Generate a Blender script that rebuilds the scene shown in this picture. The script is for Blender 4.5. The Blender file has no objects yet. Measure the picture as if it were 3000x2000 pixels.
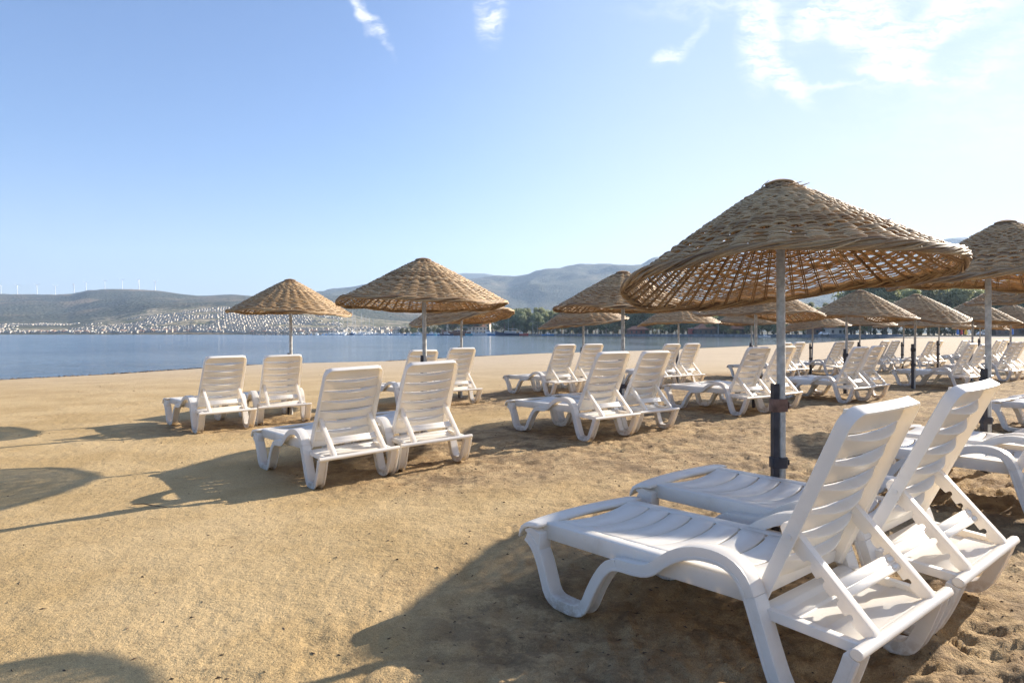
import bpy, bmesh, math, random
import numpy as np
from mathutils import Vector, Matrix, Euler

S = bpy.context.scene
COL = S.collection
R = math.radians
PI = math.pi
rnd = random.Random(7)

# ------------------------------------------------------------------ camera
F = 1950.0            # focal length in photo pixels (photo is 3000 wide)
HY = 976.0            # horizon row in the photo
CAMZ = 1.2
cam = bpy.data.cameras.new("camera")
cam.sensor_width = 36.0
cam.lens = F * 36.0 / 3000.0
cam.shift_y = -(1000 - HY) / 3000.0
cam.clip_start = 0.05
cam.clip_end = 30000.0
camo = bpy.data.objects.new("camera", cam)
camo.location = (0, 0, CAMZ)
camo.rotation_euler = (R(90), 0, 0)
COL.objects.link(camo)
S.camera = camo
S.render.resolution_x = 1024
S.render.resolution_y = 682


def at(px, Y, py=None):
    """world x (and z) of a photo column (row) at depth Y"""
    x = (px - 1500) / F * Y
    if py is None:
        return x
    return x, CAMZ + (HY - py) / F * Y


# ------------------------------------------------------------------ light
SUN_EL, SUN_AZ = 20.8, 56.5          # azimuth clockwise from +Y (view direction)
SKY_STR = 0.074
EXPO = 1.43
S.view_settings.view_transform = 'Standard'
S.view_settings.look = 'None'
S.view_settings.exposure = EXPO
S.view_settings.gamma = 1.0
S.view_settings.use_curve_mapping = False

sun = bpy.data.lights.new("sun", 'SUN')
sun.energy = 5.0
sun.angle = R(0.5)
sun.color = (1.0, 0.91, 0.78)
suno = bpy.data.objects.new("sun", sun)
sd = Vector((math.sin(R(SUN_AZ)) * math.cos(R(SUN_EL)), math.cos(R(SUN_AZ)) * math.cos(R(SUN_EL)), math.sin(R(SUN_EL))))
suno.rotation_euler = (-sd).to_track_quat('-Z', 'Y').to_euler()
suno.location = sd * 50
COL.objects.link(suno)

W = bpy.data.worlds.new("World")
S.world = W
W.use_nodes = True
nt = W.node_tree
nt.nodes.clear()


class NB:
    """tiny helper to wire nodes"""
    def __init__(s, tree): s.t = tree
    def n(s, typ, **kw):
        nd = s.t.nodes.new(typ)
        for k, v in kw.items():
            if k.startswith('i_'):
                key = k[2:]
                key = int(key) if key.isdigit() else key.replace('_', ' ')
                s.set(nd.inputs[key], v)
            else:
                setattr(nd, k, v)
        return nd
    def set(s, inp, v):
        if isinstance(v, bpy.types.NodeSocket): s.t.links.new(v, inp)
        elif isinstance(v, bpy.types.Node): s.t.links.new(v.outputs[0], inp)
        else: inp.default_value = v
    def m(s, op, a, b=None, c=None, clamp=False):
        nd = s.t.nodes.new('ShaderNodeMath'); nd.operation = op; nd.use_clamp = clamp
        for i, v in enumerate((a, b, c)):
            if v is not None: s.set(nd.inputs[i], v)
        return nd.outputs[0]
    def mix(s, fac, a, b, blend='MIX'):
        nd = s.t.nodes.new('ShaderNodeMix'); nd.data_type = 'RGBA'; nd.blend_type = blend
        s.set(nd.inputs[0], fac); s.set(nd.inputs[6], a); s.set(nd.inputs[7], b)
        return nd.outputs[2]
    def noise(s, vec, scale, detail=3, rough=0.5, dist=0.0):
        nd = s.t.nodes.new('ShaderNodeTexNoise')
        if vec is not None: s.set(nd.inputs['Vector'], vec)
        nd.inputs['Scale'].default_value = scale; nd.inputs['Detail'].default_value = detail
        nd.inputs['Roughness'].default_value = rough; nd.inputs['Distortion'].default_value = dist
        return nd
    def ramp(s, fac, stops):
        nd = s.t.nodes.new('ShaderNodeValToRGB'); cr = nd.color_ramp
        while len(cr.elements) < len(stops): cr.elements.new(0.5)
        for e, (p, c) in zip(cr.elements, stops):
            e.position = p; e.color = (c if len(c) == 4 else (*c, 1)) if not isinstance(c, (int, float)) else (c, c, c, 1)
        s.set(nd.inputs[0], fac)
        return nd.outputs[0]
    def mr(s, v, a, b, c=0.0, d=1.0, smooth=True):
        nd = s.t.nodes.new('ShaderNodeMapRange'); nd.interpolation_type = 'SMOOTHSTEP' if smooth else 'LINEAR'
        s.set(nd.inputs[0], v)
        for i, q in enumerate((a, b, c, d)): s.set(nd.inputs[1 + i], q)
        return nd.outputs[0]


b = NB(nt)
sky = b.n('ShaderNodeTexSky', sky_type='NISHITA')
sky.sun_disc = False
sky.sun_elevation = R(SUN_EL)
sky.sun_rotation = R(SUN_AZ)
sky.altitude = 0
sky.air_density = 1.0
sky.dust_density = 1.2
sky.ozone_density = 2.2
tc = b.n('ShaderNodeTexCoord')
sep = b.n('ShaderNodeSeparateXYZ', i_0=tc.outputs['Generated'])
dx, dy, dz = sep.outputs
dyc = b.m('MAXIMUM', dy, 0.05)
# tangent coordinates of the sky dome ahead, in units of the photo's pixels
U = b.m('MULTIPLY', b.m('DIVIDE', dx, dyc), F)
V = b.m('MULTIPLY', b.m('DIVIDE', dz, dyc), F)
uv = b.n('ShaderNodeCombineXYZ', i_0=U, i_1=V).outputs[0]
wn = b.noise(uv, 0.012, 3, 0.55)
wv = b.n('ShaderNodeVectorMath', operation='SCALE'); b.set(wv.inputs[0], b.n('ShaderNodeVectorMath', operation='SUBTRACT', i_0=wn.outputs['Color'], i_1=(0.5, 0.5, 0.5)).outputs[0]); wv.inputs[3].default_value = 70
uvw = b.n('ShaderNodeVectorMath', operation='ADD', i_0=uv, i_1=wv.outputs[0]).outputs[0]
# cirrus wisps: (photo x, photo y, half length, half width, angle anticlockwise, strength)
WISPS = [(1070, 45, 95, 20, -52, .8), (1120, 120, 60, 12, -60, .35), (1438, 25, 95, 40, 88, 1.0), (1963, 168, 62, 22, 22, .85),
         (2035, 105, 80, 15, 55, .35), (2225, 75, 165, 58, 88, 1.3), (2290, 214, 120, 38, -45, 1.1), (2450, 244, 150, 12, 6, .5),
         (2372, 55, 60, 40, 60, .95), (2560, 95, 185, 85, -38, 1.3), (2640, 218, 150, 20, -8, .9), (2730, 80, 250, 62, 42, 1.1),
         (2880, 10, 220, 60, 25, .7), (3000, 110, 300, 70, 30, .42), (2880, 236, 55, 26, 30, .4), (2120, 8, 260, 45, 4, .3),
         (2950, 330, 500, 160, 10, .22), (2500, 20, 260, 80, 20, .55), (-500, 100, 300, 60, 30, .6), (3900, 200, 500, 120, 20, .6)]
tot = None
for (wx, wy, hl, hw, ang, st) in WISPS:
    mp = b.n('ShaderNodeMapping', vector_type='TEXTURE', i_0=uvw)
    mp.inputs[1].default_value = (wx - 1500, HY - wy, 0)
    mp.inputs[2].default_value = (0, 0, R(ang))
    mp.inputs[3].default_value = (hl, hw, 1e6)
    ln = b.n('ShaderNodeVectorMath', operation='LENGTH', i_0=mp.outputs[0]).outputs['Value']
    v = b.mr(ln, 1.45, 0.1, 0.0, st)
    tot = v if tot is None else b.m('ADD', tot, v)
mp = b.n('ShaderNodeMapping', i_0=uvw); mp.inputs[2].default_value = (0, 0, R(-35)); mp.inputs[3].default_value = (0.22, 1.25, 1)
st1 = b.noise(mp.outputs[0], 0.030, 7, 0.66)
st2 = b.noise(uvw, 0.012, 5, 0.6)
stn = b.m('ADD', b.m('MULTIPLY', st1.outputs[0], 0.75), b.m('MULTIPLY', st2.outputs[0], 0.35))
cl = b.m('MULTIPLY', b.m('MINIMUM', b.m('MULTIPLY', tot, 1.25), 1.25), b.mr(stn, 0.38, 0.72, 0.06, 1.35))
cl = b.m('MULTIPLY', cl, b.mr(dy, 0.05, 0.2, 0, 1))
cl = b.m('MINIMUM', b.m('MULTIPLY', cl, 0.95), 0.96)
tint = b.mix(1.0, sky.outputs[0], (0.75, 0.86, 1.08, 1), 'MULTIPLY')
# a pale veil that thickens toward the sun's side and the horizon
veil = b.m('ADD', b.mr(dx, -0.25, 0.50, 0.02, 0.88), b.mr(dz, 0.26, 0.0, 0.0, 0.32))
bg1 = b.n('ShaderNodeBackground', i_0=tint); bg1.inputs[1].default_value = SKY_STR
veil = b.m('MINIMUM', veil, 0.97)
vcol = b.mix(b.mr(dz, 0.02, 0.42), (0.87, 0.88, 0.97, 1), (0.56, 0.70, 1.0, 1))
bg2 = b.n('ShaderNodeBackground', i_0=vcol); bg2.inputs[1].default_value = 0.365
bg3 = b.n('ShaderNodeBackground'); bg3.inputs[0].default_value = (0.93, 0.95, 1.0, 1); bg3.inputs[1].default_value = 0.42
mx1 = b.n('ShaderNodeMixShader', i_0=veil); nt.links.new(bg1.outputs[0], mx1.inputs[1]); nt.links.new(bg2.outputs[0], mx1.inputs[2])
mx2 = b.n('ShaderNodeMixShader', i_0=cl); nt.links.new(mx1.outputs[0], mx2.inputs[1]); nt.links.new(bg3.outputs[0], mx2.inputs[2])
wo = b.n('ShaderNodeOutputWorld'); nt.links.new(mx2.outputs[0], wo.inputs[0])

S.render.engine = 'CYCLES'
S.cycles.use_denoising = True
S.cycles.max_bounces = 8
S.cycles.diffuse_bounces = 4
S.cycles.glossy_bounces = 4
S.cycles.transmission_bounces = 4
S.cycles.transparent_max_bounces = 8
S.cycles.volume_bounces = 1
S.cycles.caustics_reflective = False
S.cycles.caustics_refractive = False


# ------------------------------------------------------------------ helpers
def tag(o, label=None, cat=None, group=None, kind=None):
    if label: o['label'] = label
    if cat: o['category'] = cat
    if group: o['group'] = group
    if kind: o['kind'] = kind
    return o


def link(name, mesh, parent=None):
    o = bpy.data.objects.new(name, mesh)
    COL.objects.link(o)
    if parent is not None: o.parent = parent
    return o


def empty(name, loc=(0, 0, 0), rz=0.0):
    o = bpy.data.objects.new(name, None)
    o.location = loc; o.rotation_euler = (0, 0, rz); o.empty_display_size = 0.2
    COL.objects.link(o)
    return o


def copy_tree(o, parent=None):
    c = o.copy(); COL.objects.link(c)
    if parent is not None: c.parent = parent
    for ch in list(o.children): copy_tree(ch, c)
    return c


class MB:
    """collects vertices and faces for one mesh"""
    def __init__(s): s.v = []; s.f = []; s.mi = []
    def add(s, vs, fs, mi=0):
        k = len(s.v); s.v += [tuple(p) for p in vs]
        s.f += [tuple(i + k for i in f) for f in fs]; s.mi += [mi] * len(fs)
    def box(s, x0, x1, y0, y1, z0, z1, mi=0):
        s.add([(x0, y0, z0), (x1, y0, z0), (x1, y1, z0), (x0, y1, z0), (x0, y0, z1), (x1, y0, z1), (x1, y1, z1), (x0, y1, z1)],
              [(3, 2, 1, 0), (4, 5, 6, 7), (0, 1, 5, 4), (1, 2, 6, 5), (2, 3, 7, 6), (3, 0, 4, 7)], mi)
    def prism(s, poly, v0, v1, mi=0, ax=1):
        """closed 2D polygon (a,b) extruded along axis ax from v0 to v1"""
        n = len(poly)
        def P(a, bb, c):
            return (a, c, bb) if ax == 1 else ((c, a, bb) if ax == 0 else (a, bb, c))
        vs = [P(a, bb, v0) for a, bb in poly] + [P(a, bb, v1) for a, bb in poly]
        fs = [tuple(range(n)), tuple(range(2 * n - 1, n - 1, -1))]
        fs += [(i, i + n, (i + 1) % n + n, (i + 1) % n) for i in range(n)]
        s.add(vs, fs, mi)
    def strip(s, A, B, v0, v1, mi=0):
        """ribbon between polylines A and B in the xz plane, between y=v0 and y=v1"""
        n = len(A); vs = []
        for i in range(n):
            vs += [(A[i][0], v0, A[i][1]), (B[i][0], v0, B[i][1]), (B[i][0], v1, B[i][1]), (A[i][0], v1, A[i][1])]
        fs = [(0, 1, 2, 3), tuple(4 * (n - 1) + j for j in (3, 2, 1, 0))]
        for i in range(n - 1):
            for j in range(4):
                fs.append((4 * i + j, 4 * i + 4 + j, 4 * i + 4 + (j + 1) % 4, 4 * i + (j + 1) % 4))
        s.add(vs, fs, mi)
    def tube(s, pts, rad, n=6, cap=True, mi=0, flat=1.0):
        pts = [Vector(p) for p in pts]
        if not hasattr(rad, '__len__'): rad = [rad] * len(pts)
        vs = []; up = None
        for i, p in enumerate(pts):
            t = (pts[min(i + 1, len(pts) - 1)] - pts[max(i - 1, 0)])
            t = t.normalized() if t.length > 1e-9 else Vector((0, 0, 1))
            if up is None:
                up = Vector((1, 0, 0)) if abs(t.x) < 0.9 else Vector((0, 1, 0))
            a = t.cross(up)
            a = a.normalized() if a.length > 1e-6 else t.orthogonal().normalized()
            c = a.cross(t).normalized(); up = c
            for k in range(n):
                th = 2 * PI * k / n
                vs.append(p + a * math.cos(th) * rad[i] + c * math.sin(th) * rad[i] * flat)
        fs = []
        for i in range(len(pts) - 1):
            for k in range(n):
                fs.append((i * n + k, i * n + (k + 1) % n, (i + 1) * n + (k + 1) % n, (i + 1) * n + k))
        if cap:
            fs.append(tuple(range(n - 1, -1, -1))); fs.append(tuple((len(pts) - 1) * n + k for k in range(n)))
        s.add(vs, fs, mi)
    def mesh(s, name, mats, smooth=False, bevel=0.0, seg=1, angle=35, fixn=True):
        me = bpy.data.meshes.new(name)
        me.from_pydata(s.v, [], s.f)
        if not isinstance(mats, (list, tuple)): mats = [mats]
        for m in mats: me.materials.append(m)
        if len(mats) > 1: me.polygons.foreach_set('material_index', s.mi)
        if fixn or bevel:
            bm = bmesh.new(); bm.from_mesh(me)
            if fixn: bmesh.ops.recalc_face_normals(bm, faces=bm.faces)
            if bevel:
                es = [e for e in bm.edges if len(e.link_faces) == 2 and e.calc_face_angle(0) > R(angle)]
                bmesh.ops.bevel(bm, geom=es, offset=bevel, segments=seg, affect='EDGES', profile=0.6, clamp_overlap=True)
            bm.to_mesh(me); bm.free()
        if smooth:
            me.polygons.foreach_set('use_smooth', [True] * len(me.polygons))
            try: me.set_sharp_from_angle(angle=R(angle + 8))
            except Exception: pass
        me.update()
        return me


def mat(name):
    m = bpy.data.materials.new(name); m.use_nodes = True
    t = m.node_tree; t.nodes.clear()
    nb = NB(t)
    out = nb.n('ShaderNodeOutputMaterial')
    p = nb.n('ShaderNodeBsdfPrincipled')
    t.links.new(p.outputs[0], out.inputs[0])
    return m, nb, p, out


def simple(name, col, rough=0.6, var=0.12, scale=6.0, metal=0.0, bump=0.0):
    m, nb, p, out = mat(name)
    tc = nb.n('ShaderNodeTexCoord')
    nz = nb.noise(tc.outputs['Object'], scale, 4, 0.6)
    c = nb.mix(nb.mr(nz.outputs[0], 0.3, 0.7), tuple(x * (1 - var) for x in col) + (1,), tuple(min(1, x * (1 + var)) for x in col) + (1,))
    nb.set(p.inputs['Base Color'], c)
    p.inputs['Roughness'].default_value = rough
    p.inputs['Metallic'].default_value = metal
    if bump:
        bp = nb.n('ShaderNodeBump'); bp.inputs['Strength'].default_value = bump; bp.inputs['Distance'].default_value = 0.01
        nb.set(bp.inputs['Height'], nz.outputs[0]); nb.set(p.inputs['Normal'], bp.outputs[0])
    return m


# ------------------------------------------------------------------ numpy noise
def vnoise(x, y, seed=0):
    xi = np.floor(x).astype(np.int64); yi = np.floor(y).astype(np.int64)
    fx = x - xi; fy = y - yi
    fx = fx * fx * fx * (fx * (fx * 6 - 15) + 10); fy = fy * fy * fy * (fy * (fy * 6 - 15) + 10)
    def h(a, c):
        n = (a * 374761393 + c * 668265263 + seed * 1442695041) & 0x7fffffff
        n = ((n ^ (n >> 13)) * 1274126177) & 0x7fffffff
        n = (n ^ (n >> 16)) & 0xffff
        return n / 65535.0
    a = h(xi, yi); c = h(xi + 1, yi); d = h(xi, yi + 1); e = h(xi + 1, yi + 1)
    return (a * (1 - fx) + c * fx) * (1 - fy) + (d * (1 - fx) + e * fx) * fy


def fbm(x, y, seed=0, octv=4, gain=0.5):
    s = 0; a = 1; t = 0
    for i in range(octv):
        s = s + a * vnoise(x * 2 ** i + i * 17.3, y * 2 ** i - i * 9.1, seed + i); t += a; a *= gain
    return s / t


def sst(a, c, x):
    t = np.clip((x - a) / (c - a), 0, 1)
    return t * t * (3 - 2 * t)


# ------------------------------------------------------------------ layout data
# lounger poses: x, y of the middle of the rear rail, heading of the toe end (deg), ground height, tilts
L = {
 'N1': (1.236, 2.057, 128.7, .072, -.029, -.018), 'N2': (1.830, 2.543, 129.7, .097, .002, -.022),
 'B1': (-1.167, 5.184, 129.8, .024, -.016, -.032), 'B2': (-.624, 5.677, 124.9, .045, -.001, -.037),
 'A1': (-3.442, 8.095, 132.6, .009, -.005, -.013), 'A2': (-2.986, 8.796, 122.8, 0, 0, -.022),
 'C1': (1.111, 6.942, 128.6, .094, -.010, -.002), 'C2': (1.674, 7.533, 128.3, .085, .001, .004),
 'D1': (1.014, 11.874, 128.3, .090, -.02, -.006), 'D2': (1.563, 12.419, 127, .090, 0, 0),
 'F1': (-1.29, 9.965, 128, .036, 0, 0), 'F2': (-.757, 10.623, 127, .055, 0, 0),
 'E1': (3.38, 8.981, 125, .100, 0, 0), 'E2': (3.951, 9.45, 129, .105, 0, 0),
 'G1': (5.764, 10.895, 126, .066, 0, 0), 'G2': (6.27, 11.3, 129, .075, 0, 0),
 'H1': (3.36, 13.75, 127, .070, 0, 0), 'H2': (3.886, 14.153, 126.6, .072, 0, 0),
 'I1': (6.70, 16.15, 128, .060, 0, 0), 'I2': (7.25, 16.64, 127, .065, 0, 0),
 'J1': (8.965, 18.089, 126, .055, 0, 0), 'J2': (9.52, 18.66, 128, .060, 0, 0),
 'K1': (11.056, 19.60, 127, .060, 0, 0), 'K2': (11.64, 20.08, 126, .060, 0, 0),
 'L1': (13.3, 21.0, 128, .030, 0, 0), 'L2': (13.95, 21.6, 128, .050, 0, 0),
 'M1': (15.67, 22.952, 128, .035, 0, 0), 'M2': (16.25, 23.45, 128, .040, 0, 0),
 'O1': (9.33, 13.396, 129, .083, 0, 0), 'O2': (9.93, 13.9, 128, .060, 0, 0),
 'P1': (16.3, 22.2, 129, .056, 0, 0), 'P2': (16.95, 22.75, 127, .060, 0, 0),
 'Q1': (11.907, 15.679, 125, .079, 0, 0), 'Q2': (12.5, 16.2, 127, .075, 0, 0),
 'R1': (3.46, 3.91, 128, .08, 0, 0), 'R2': (4.06, 4.41, 128, .08, 0, 0),
 'S1': (6.71, 6.80, 128, .08, 0, 0), 'S2': (7.30, 7.30, 128, .08, 0, 0),
}
LL = {
 'N1': 'nearest white sun lounger, its seat and notched back props filling the lower right corner',
 'N2': 'second nearest white sun lounger, standing between the nearest one and the big pole',
 'B1': 'left lounger of the pair under the second parasol from the left, long shadow beside it',
 'B2': 'right lounger of the pair under the second parasol from the left',
 'A1': 'leftmost white sun lounger of all, beside the smooth empty sand',
 'A2': 'right lounger of the leftmost pair, with the first parasol pole just behind its seat',
 'C1': 'left lounger of the pair standing in the middle of the picture on churned sand',
 'C2': 'right lounger of the pair standing in the middle of the picture',
 'D1': 'left lounger of the pair behind the middle pair, near the waterline',
 'D2': 'white lounger half hidden behind the raised back of the middle left lounger',
 'F1': 'lounger mostly hidden by the raised back under the second parasol, armrest showing',
 'F2': 'lounger whose back shows between the second parasol and the open sand before the water',
 'E1': 'left lounger of the pair seen behind the big galvanised parasol pole',
 'E2': 'right lounger of the pair cut by the big galvanised parasol pole',
 'G1': 'left lounger of the pair just above the nearest raised backrest',
 'G2': 'right lounger of the pair just above the nearest raised backrest',
 'H1': 'lounger hidden behind the middle pair, left of the thin dark parasol pole near the water',
 'H2': 'lounger standing alone in view right of the thin dark parasol pole near the water',
 'I1': 'lounger peeping out behind the pair at the big pole, left one of the two',
 'I2': 'small lounger right of the big pole, behind the pair, with its props in sunlight',
 'J1': 'left lounger of the small second row pair right of the big pole, armrest facing us',
 'J2': 'right lounger of the small pair in the second row, behind the dark pole sleeve',
 'K1': 'left lounger of the small distant pair between two parasol poles with dark sleeves',
 'K2': 'right lounger of the small distant pair between two parasol poles with dark sleeves',
 'L1': 'left lounger of the distant pair right of the tall pole with a dark sleeve',
 'L2': 'right lounger of the distant pair right of the tall pole with a dark sleeve',
 'M1': 'distant lounger with its armrest showing just behind the long seat at the right',
 'M2': 'distant lounger hidden behind the raised back of the long one at the right',
 'O1': 'lounger seen side-on with its long seat crossed by a dark parasol pole',
 'O2': 'lounger beside the side-on one, partly behind the right hand parasol pole',
 'P1': 'distant lounger right of the near right parasol pole, left one of its pair',
 'P2': 'distant lounger right of the near right parasol pole, right one of its pair',
 'Q1': 'lounger near the right edge beyond the right hand pole, its back fully in the picture',
 'Q2': 'lounger running out of the right edge of the picture beyond the right hand pole',
 'R1': 'bluish shaded lounger running out of the right edge, armrest close behind the second backrest',
 'R2': 'shaded lounger whose flat seat shows between the two nearest raised backrests',
 'S1': 'right edge lounger with only its sunlit toe end and front leg in the picture',
 'S2': 'right edge lounger with only a strip of slatted seat showing behind its neighbour',
}
# parasols: centre column, depth, pole column, top height, tilt (x, y), saddle amp, saddle phase, scale, name, label
PAR = [
 ('main', 2286, 3.55, 2290, 2.00, .030, -.085, .02, 40, .885, 'largest and nearest wicker parasol on a galvanised pole, its woven underside showing'),
 ('near', 2946, 5.40, 2895, 2.10, .00, -.03, .05, 100, .91, 'wicker parasol cut by the right edge of the picture, behind the nearest one'),
 ('second', 1240, 7.13, 1247, 1.99, .00, -.03, .015, 20, .98, 'second wicker parasol from the left, wide and low over a pair of loungers'),
 ('first', 850, 9.87, 854, 1.99, -.02, .01, .02, 70, .95, 'leftmost wicker parasol standing in front of the water'),
 ('warped', 1353, 12.0, 1351, 1.93, .11, -.02, .07, 150, 1.0, 'warped wavy wicker parasol half hidden behind the second one from the left'),
 ('brown', 1825, 8.60, 1825, 1.99, -.01, .0, .015, 30, .97, 'brown wicker parasol partly behind the left rim of the largest one'),
 ('low', 1710, 14.0, 1708, 1.88, .11, .0, .02, 10, 1.0, 'wicker parasol under the brown one, tilted with its left side lower'),
 ('alone', 1988, 15.6, 1987, 1.92, .03, .0, .02, 60, 1.0, 'wicker parasol in front of the trees, just below the left half of the largest one'),
 ('behind', 2214, 9.90, 2214, 1.96, -.05, .02, .06, 120, 1.0, 'wicker parasol right behind the largest pole, wavy rim lit at its right'),
 ('twin', 2202, 17.9, 2202, 1.95, -.01, .0, .03, 0, 1.0, 'small wicker parasol close to the water, left of the largest pole'),
 ('tilted', 2384, 18.8, 2377, 1.84, .10, .0, .04, 80, 1.0, 'small wicker parasol tilted down to the left, right of the largest pole'),
 ('bright', 2520, 12.4, 2480, 1.99, -.02, .02, .02, 45, 1.0, 'bright wicker parasol directly below the right rim of the largest one'),
 ('small', 2520, 19.6, 2518, 1.93, .0, .0, .02, 15, 1.0, 'small wicker parasol beneath the bright one under the largest rim'),
 ('curled', 2684, 13.5, 2678, 1.98, -.02, .03, .08, 10, 1.0, 'wicker parasol with an upcurled left rim under the point of the right hand one'),
 ('far', 2650, 22.0, 2645, 1.93, .02, .0, .02, 95, 1.0, 'small far wicker parasol beneath the one with the upcurled rim'),
 ('right', 2850, 15.9, 2848, 1.97, -.03, .01, .02, 66, 1.0, 'wicker parasol left of the near right pole, its left half hidden by a neighbour'),
 ('hidden', 2752, 21.2, 2750, 1.90, .01, .0, .02, 20, 1.0, 'small wicker parasol whose right tip shows below the upcurled one'),
 ('back', 2872, 25.5, 2870, 1.86, -.03, .0, .02, 50, 1.0, 'smallest wicker parasol, far back just left of the near right pole'),
 ('edge', 2963, 17.0, 2959, 1.93, .0, .0, .02, 130, 1.0, 'wicker parasol just right of the near right pole, at the edge'),
 ('rim', 3075, 8.9, 3080, 2.13, .03, .0, .03, 90, 1.0, 'dark wicker rim reaching in from the right edge behind the near right pole'),
 ('last', 3030, 21.0, 3030, 1.90, .0, .0, .03, 10, 1.0, 'thin sliver of wicker parasol low at the right edge of the picture'),
]

# lounger shape: centre line of the side frame (x toward the toe, z up)
CL = [(.022, .225), (.034, .19), (.055, .135), (.080, .080), (.100, .042), (.128, .024), (.165, .020), (.205, .020), (.236, .026), (.258, .055),
      (.284, .130), (.312, .220), (.333, .290), (.355, .345), (.388, .382), (.432, .401), (.490, .406), (.558, .397), (.628, .371), (.690, .330),
      (.726, .300), (.768, .281), (.830, .274), (.895, .274), (.940, .262), (.977, .232), (1.018, .180), (1.055, .120), (1.083, .066), (1.106, .037),
      (1.145, .022), (1.215, .020), (1.280, .026), (1.312, .055), (1.330, .110), (1.350, .170), (1.374, .218), (1.402, .252), (1.440, .272)]
WZ = -0.40           # water level
SHORE = [(-60, -14), (-34, -6), (-26, 6), (-21, 15), (-17.3, 22.4), (-15.8, 24.8), (-13.3, 32.5), (-7.8, 36.3), (-4.3, 42.2), (0, 48.8),
         (9.3, 56.7), (22.8, 74), (48, 107), (81, 156), (140, 238), (200, 330)]


def poly_dist(x, y, P):
    """signed distance to an open polyline; positive on its right-hand side"""
    best = np.full(x.shape, 1e9); sg = np.ones(x.shape)
    for (ax, ay), (bx, by) in zip(P[:-1], P[1:]):
        ex, ey = bx - ax, by - ay; l2 = ex * ex + ey * ey
        t = np.clip(((x - ax) * ex + (y - ay) * ey) / l2, 0, 1)
        qx = x - ax - t * ex; qy = y - ay - t * ey
        d = qx * qx + qy * qy
        cr = ex * (y - ay) - ey * (x - ax)
        m = d < best
        best = np.where(m, d, best); sg = np.where(m, np.where(cr > 0, -1.0, 1.0), sg)
    return np.sqrt(best) * sg


FEET = []
for (x, y, a, z0, tp, tr) in L.values():
    c, s = math.cos(R(a)), math.sin(R(a))
    for u, v in ((.18, .30), (.18, -.30), (1.2, .30), (1.2, -.30)):
        FEET.append((x + u * c - v * s, y + u * s + v * c, z0 + tp * u + tr * v))
FEET = np.array(FEET)


def base_z(x, y):
    return 0.085 * sst(-3.2, 1.2, x) * (1 - 0.25 * sst(9, 18, y)) + 0.004


def ground_low(x, y):
    """beach height without its small bumps"""
    x = np.asarray(x, float); y = np.asarray(y, float)
    bz = base_z(x, y)
    num = np.zeros(x.shape); den = np.full(x.shape, 0.18)
    for fx, fy, fz in FEET:
        w = np.exp(-((x - fx) ** 2 + (y - fy) ** 2) / (2 * 0.30 ** 2))
        num += w * (fz - base_z(np.array(fx), np.array(fy))); den += w
    h = bz + num / den
    d = poly_dist(x, y, SHORE)
    up = WZ + (0 - WZ) * (1 - np.exp(-np.maximum(d, 0) / 4.5)) * 1.0
    w = sst(6, 16, d)
    h = np.where(d > 0, up * (1 - w) + h * w, WZ - 0.10 * np.minimum(-d, 30))
    return h, d


def churn(x, y):
    """how trodden the sand is, 0..1"""
    n = fbm(x * 0.5, y * 0.35, 31, 3)
    c = np.zeros(np.shape(x))
    for k, (lx, ly, a, *_r) in L.items():
        if ly > 17: continue
        cx = lx + .75 * math.cos(R(a)); cy = ly + .75 * math.sin(R(a))
        c = np.maximum(c, np.exp(-(((x - cx - .2) / 1.7) ** 2 + ((y - cy) / 1.3) ** 2)))
    c = c * 0.8 + 0.55 * sst(-0.6, 1.6, x - 0.05 * y) * (1 - sst(13, 24, y))
    c = c * (0.35 + 0.65 * sst(-2.8, -0.2, x + 0.0 * y) + 0.3 * sst(4, 8, y))
    return np.clip(c * (0.55 + 0.9 * n), 0, 1)


def prints(x, y, cell, seed, ln, wd):
    """shallow trodden dents with pushed-up rims, one or two per cell"""
    xi = np.floor(x / cell).astype(np.int64); yi = np.floor(y / cell).astype(np.int64)
    out = np.zeros(np.shape(x))
    def h(a, c, k):
        n = (a * 374761393 + c * 668265263 + (seed + k) * 1442695041) & 0x7fffffff
        n = ((n ^ (n >> 13)) * 1274126177) & 0x7fffffff
        return ((n ^ (n >> 16)) & 0xffff) / 65535.0
    for ox in (-1, 0, 1):
        for oy in (-1, 0, 1):
            a = xi + ox; c = yi + oy
            cx = (a + h(a, c, 1)) * cell; cy = (c + h(a, c, 2)) * cell
            an = h(a, c, 3) * PI; am = h(a, c, 4)
            u = (x - cx) * np.cos(an) + (y - cy) * np.sin(an); v = -(x - cx) * np.sin(an) + (y - cy) * np.cos(an)
            q = np.sqrt((u / ln) ** 2 + (v / wd) ** 2)
            out += (am > .35) * am * (-np.exp(-(q / .85) ** 4) + .55 * np.exp(-((q - 1.3) / .35) ** 2))
    return out


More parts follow.
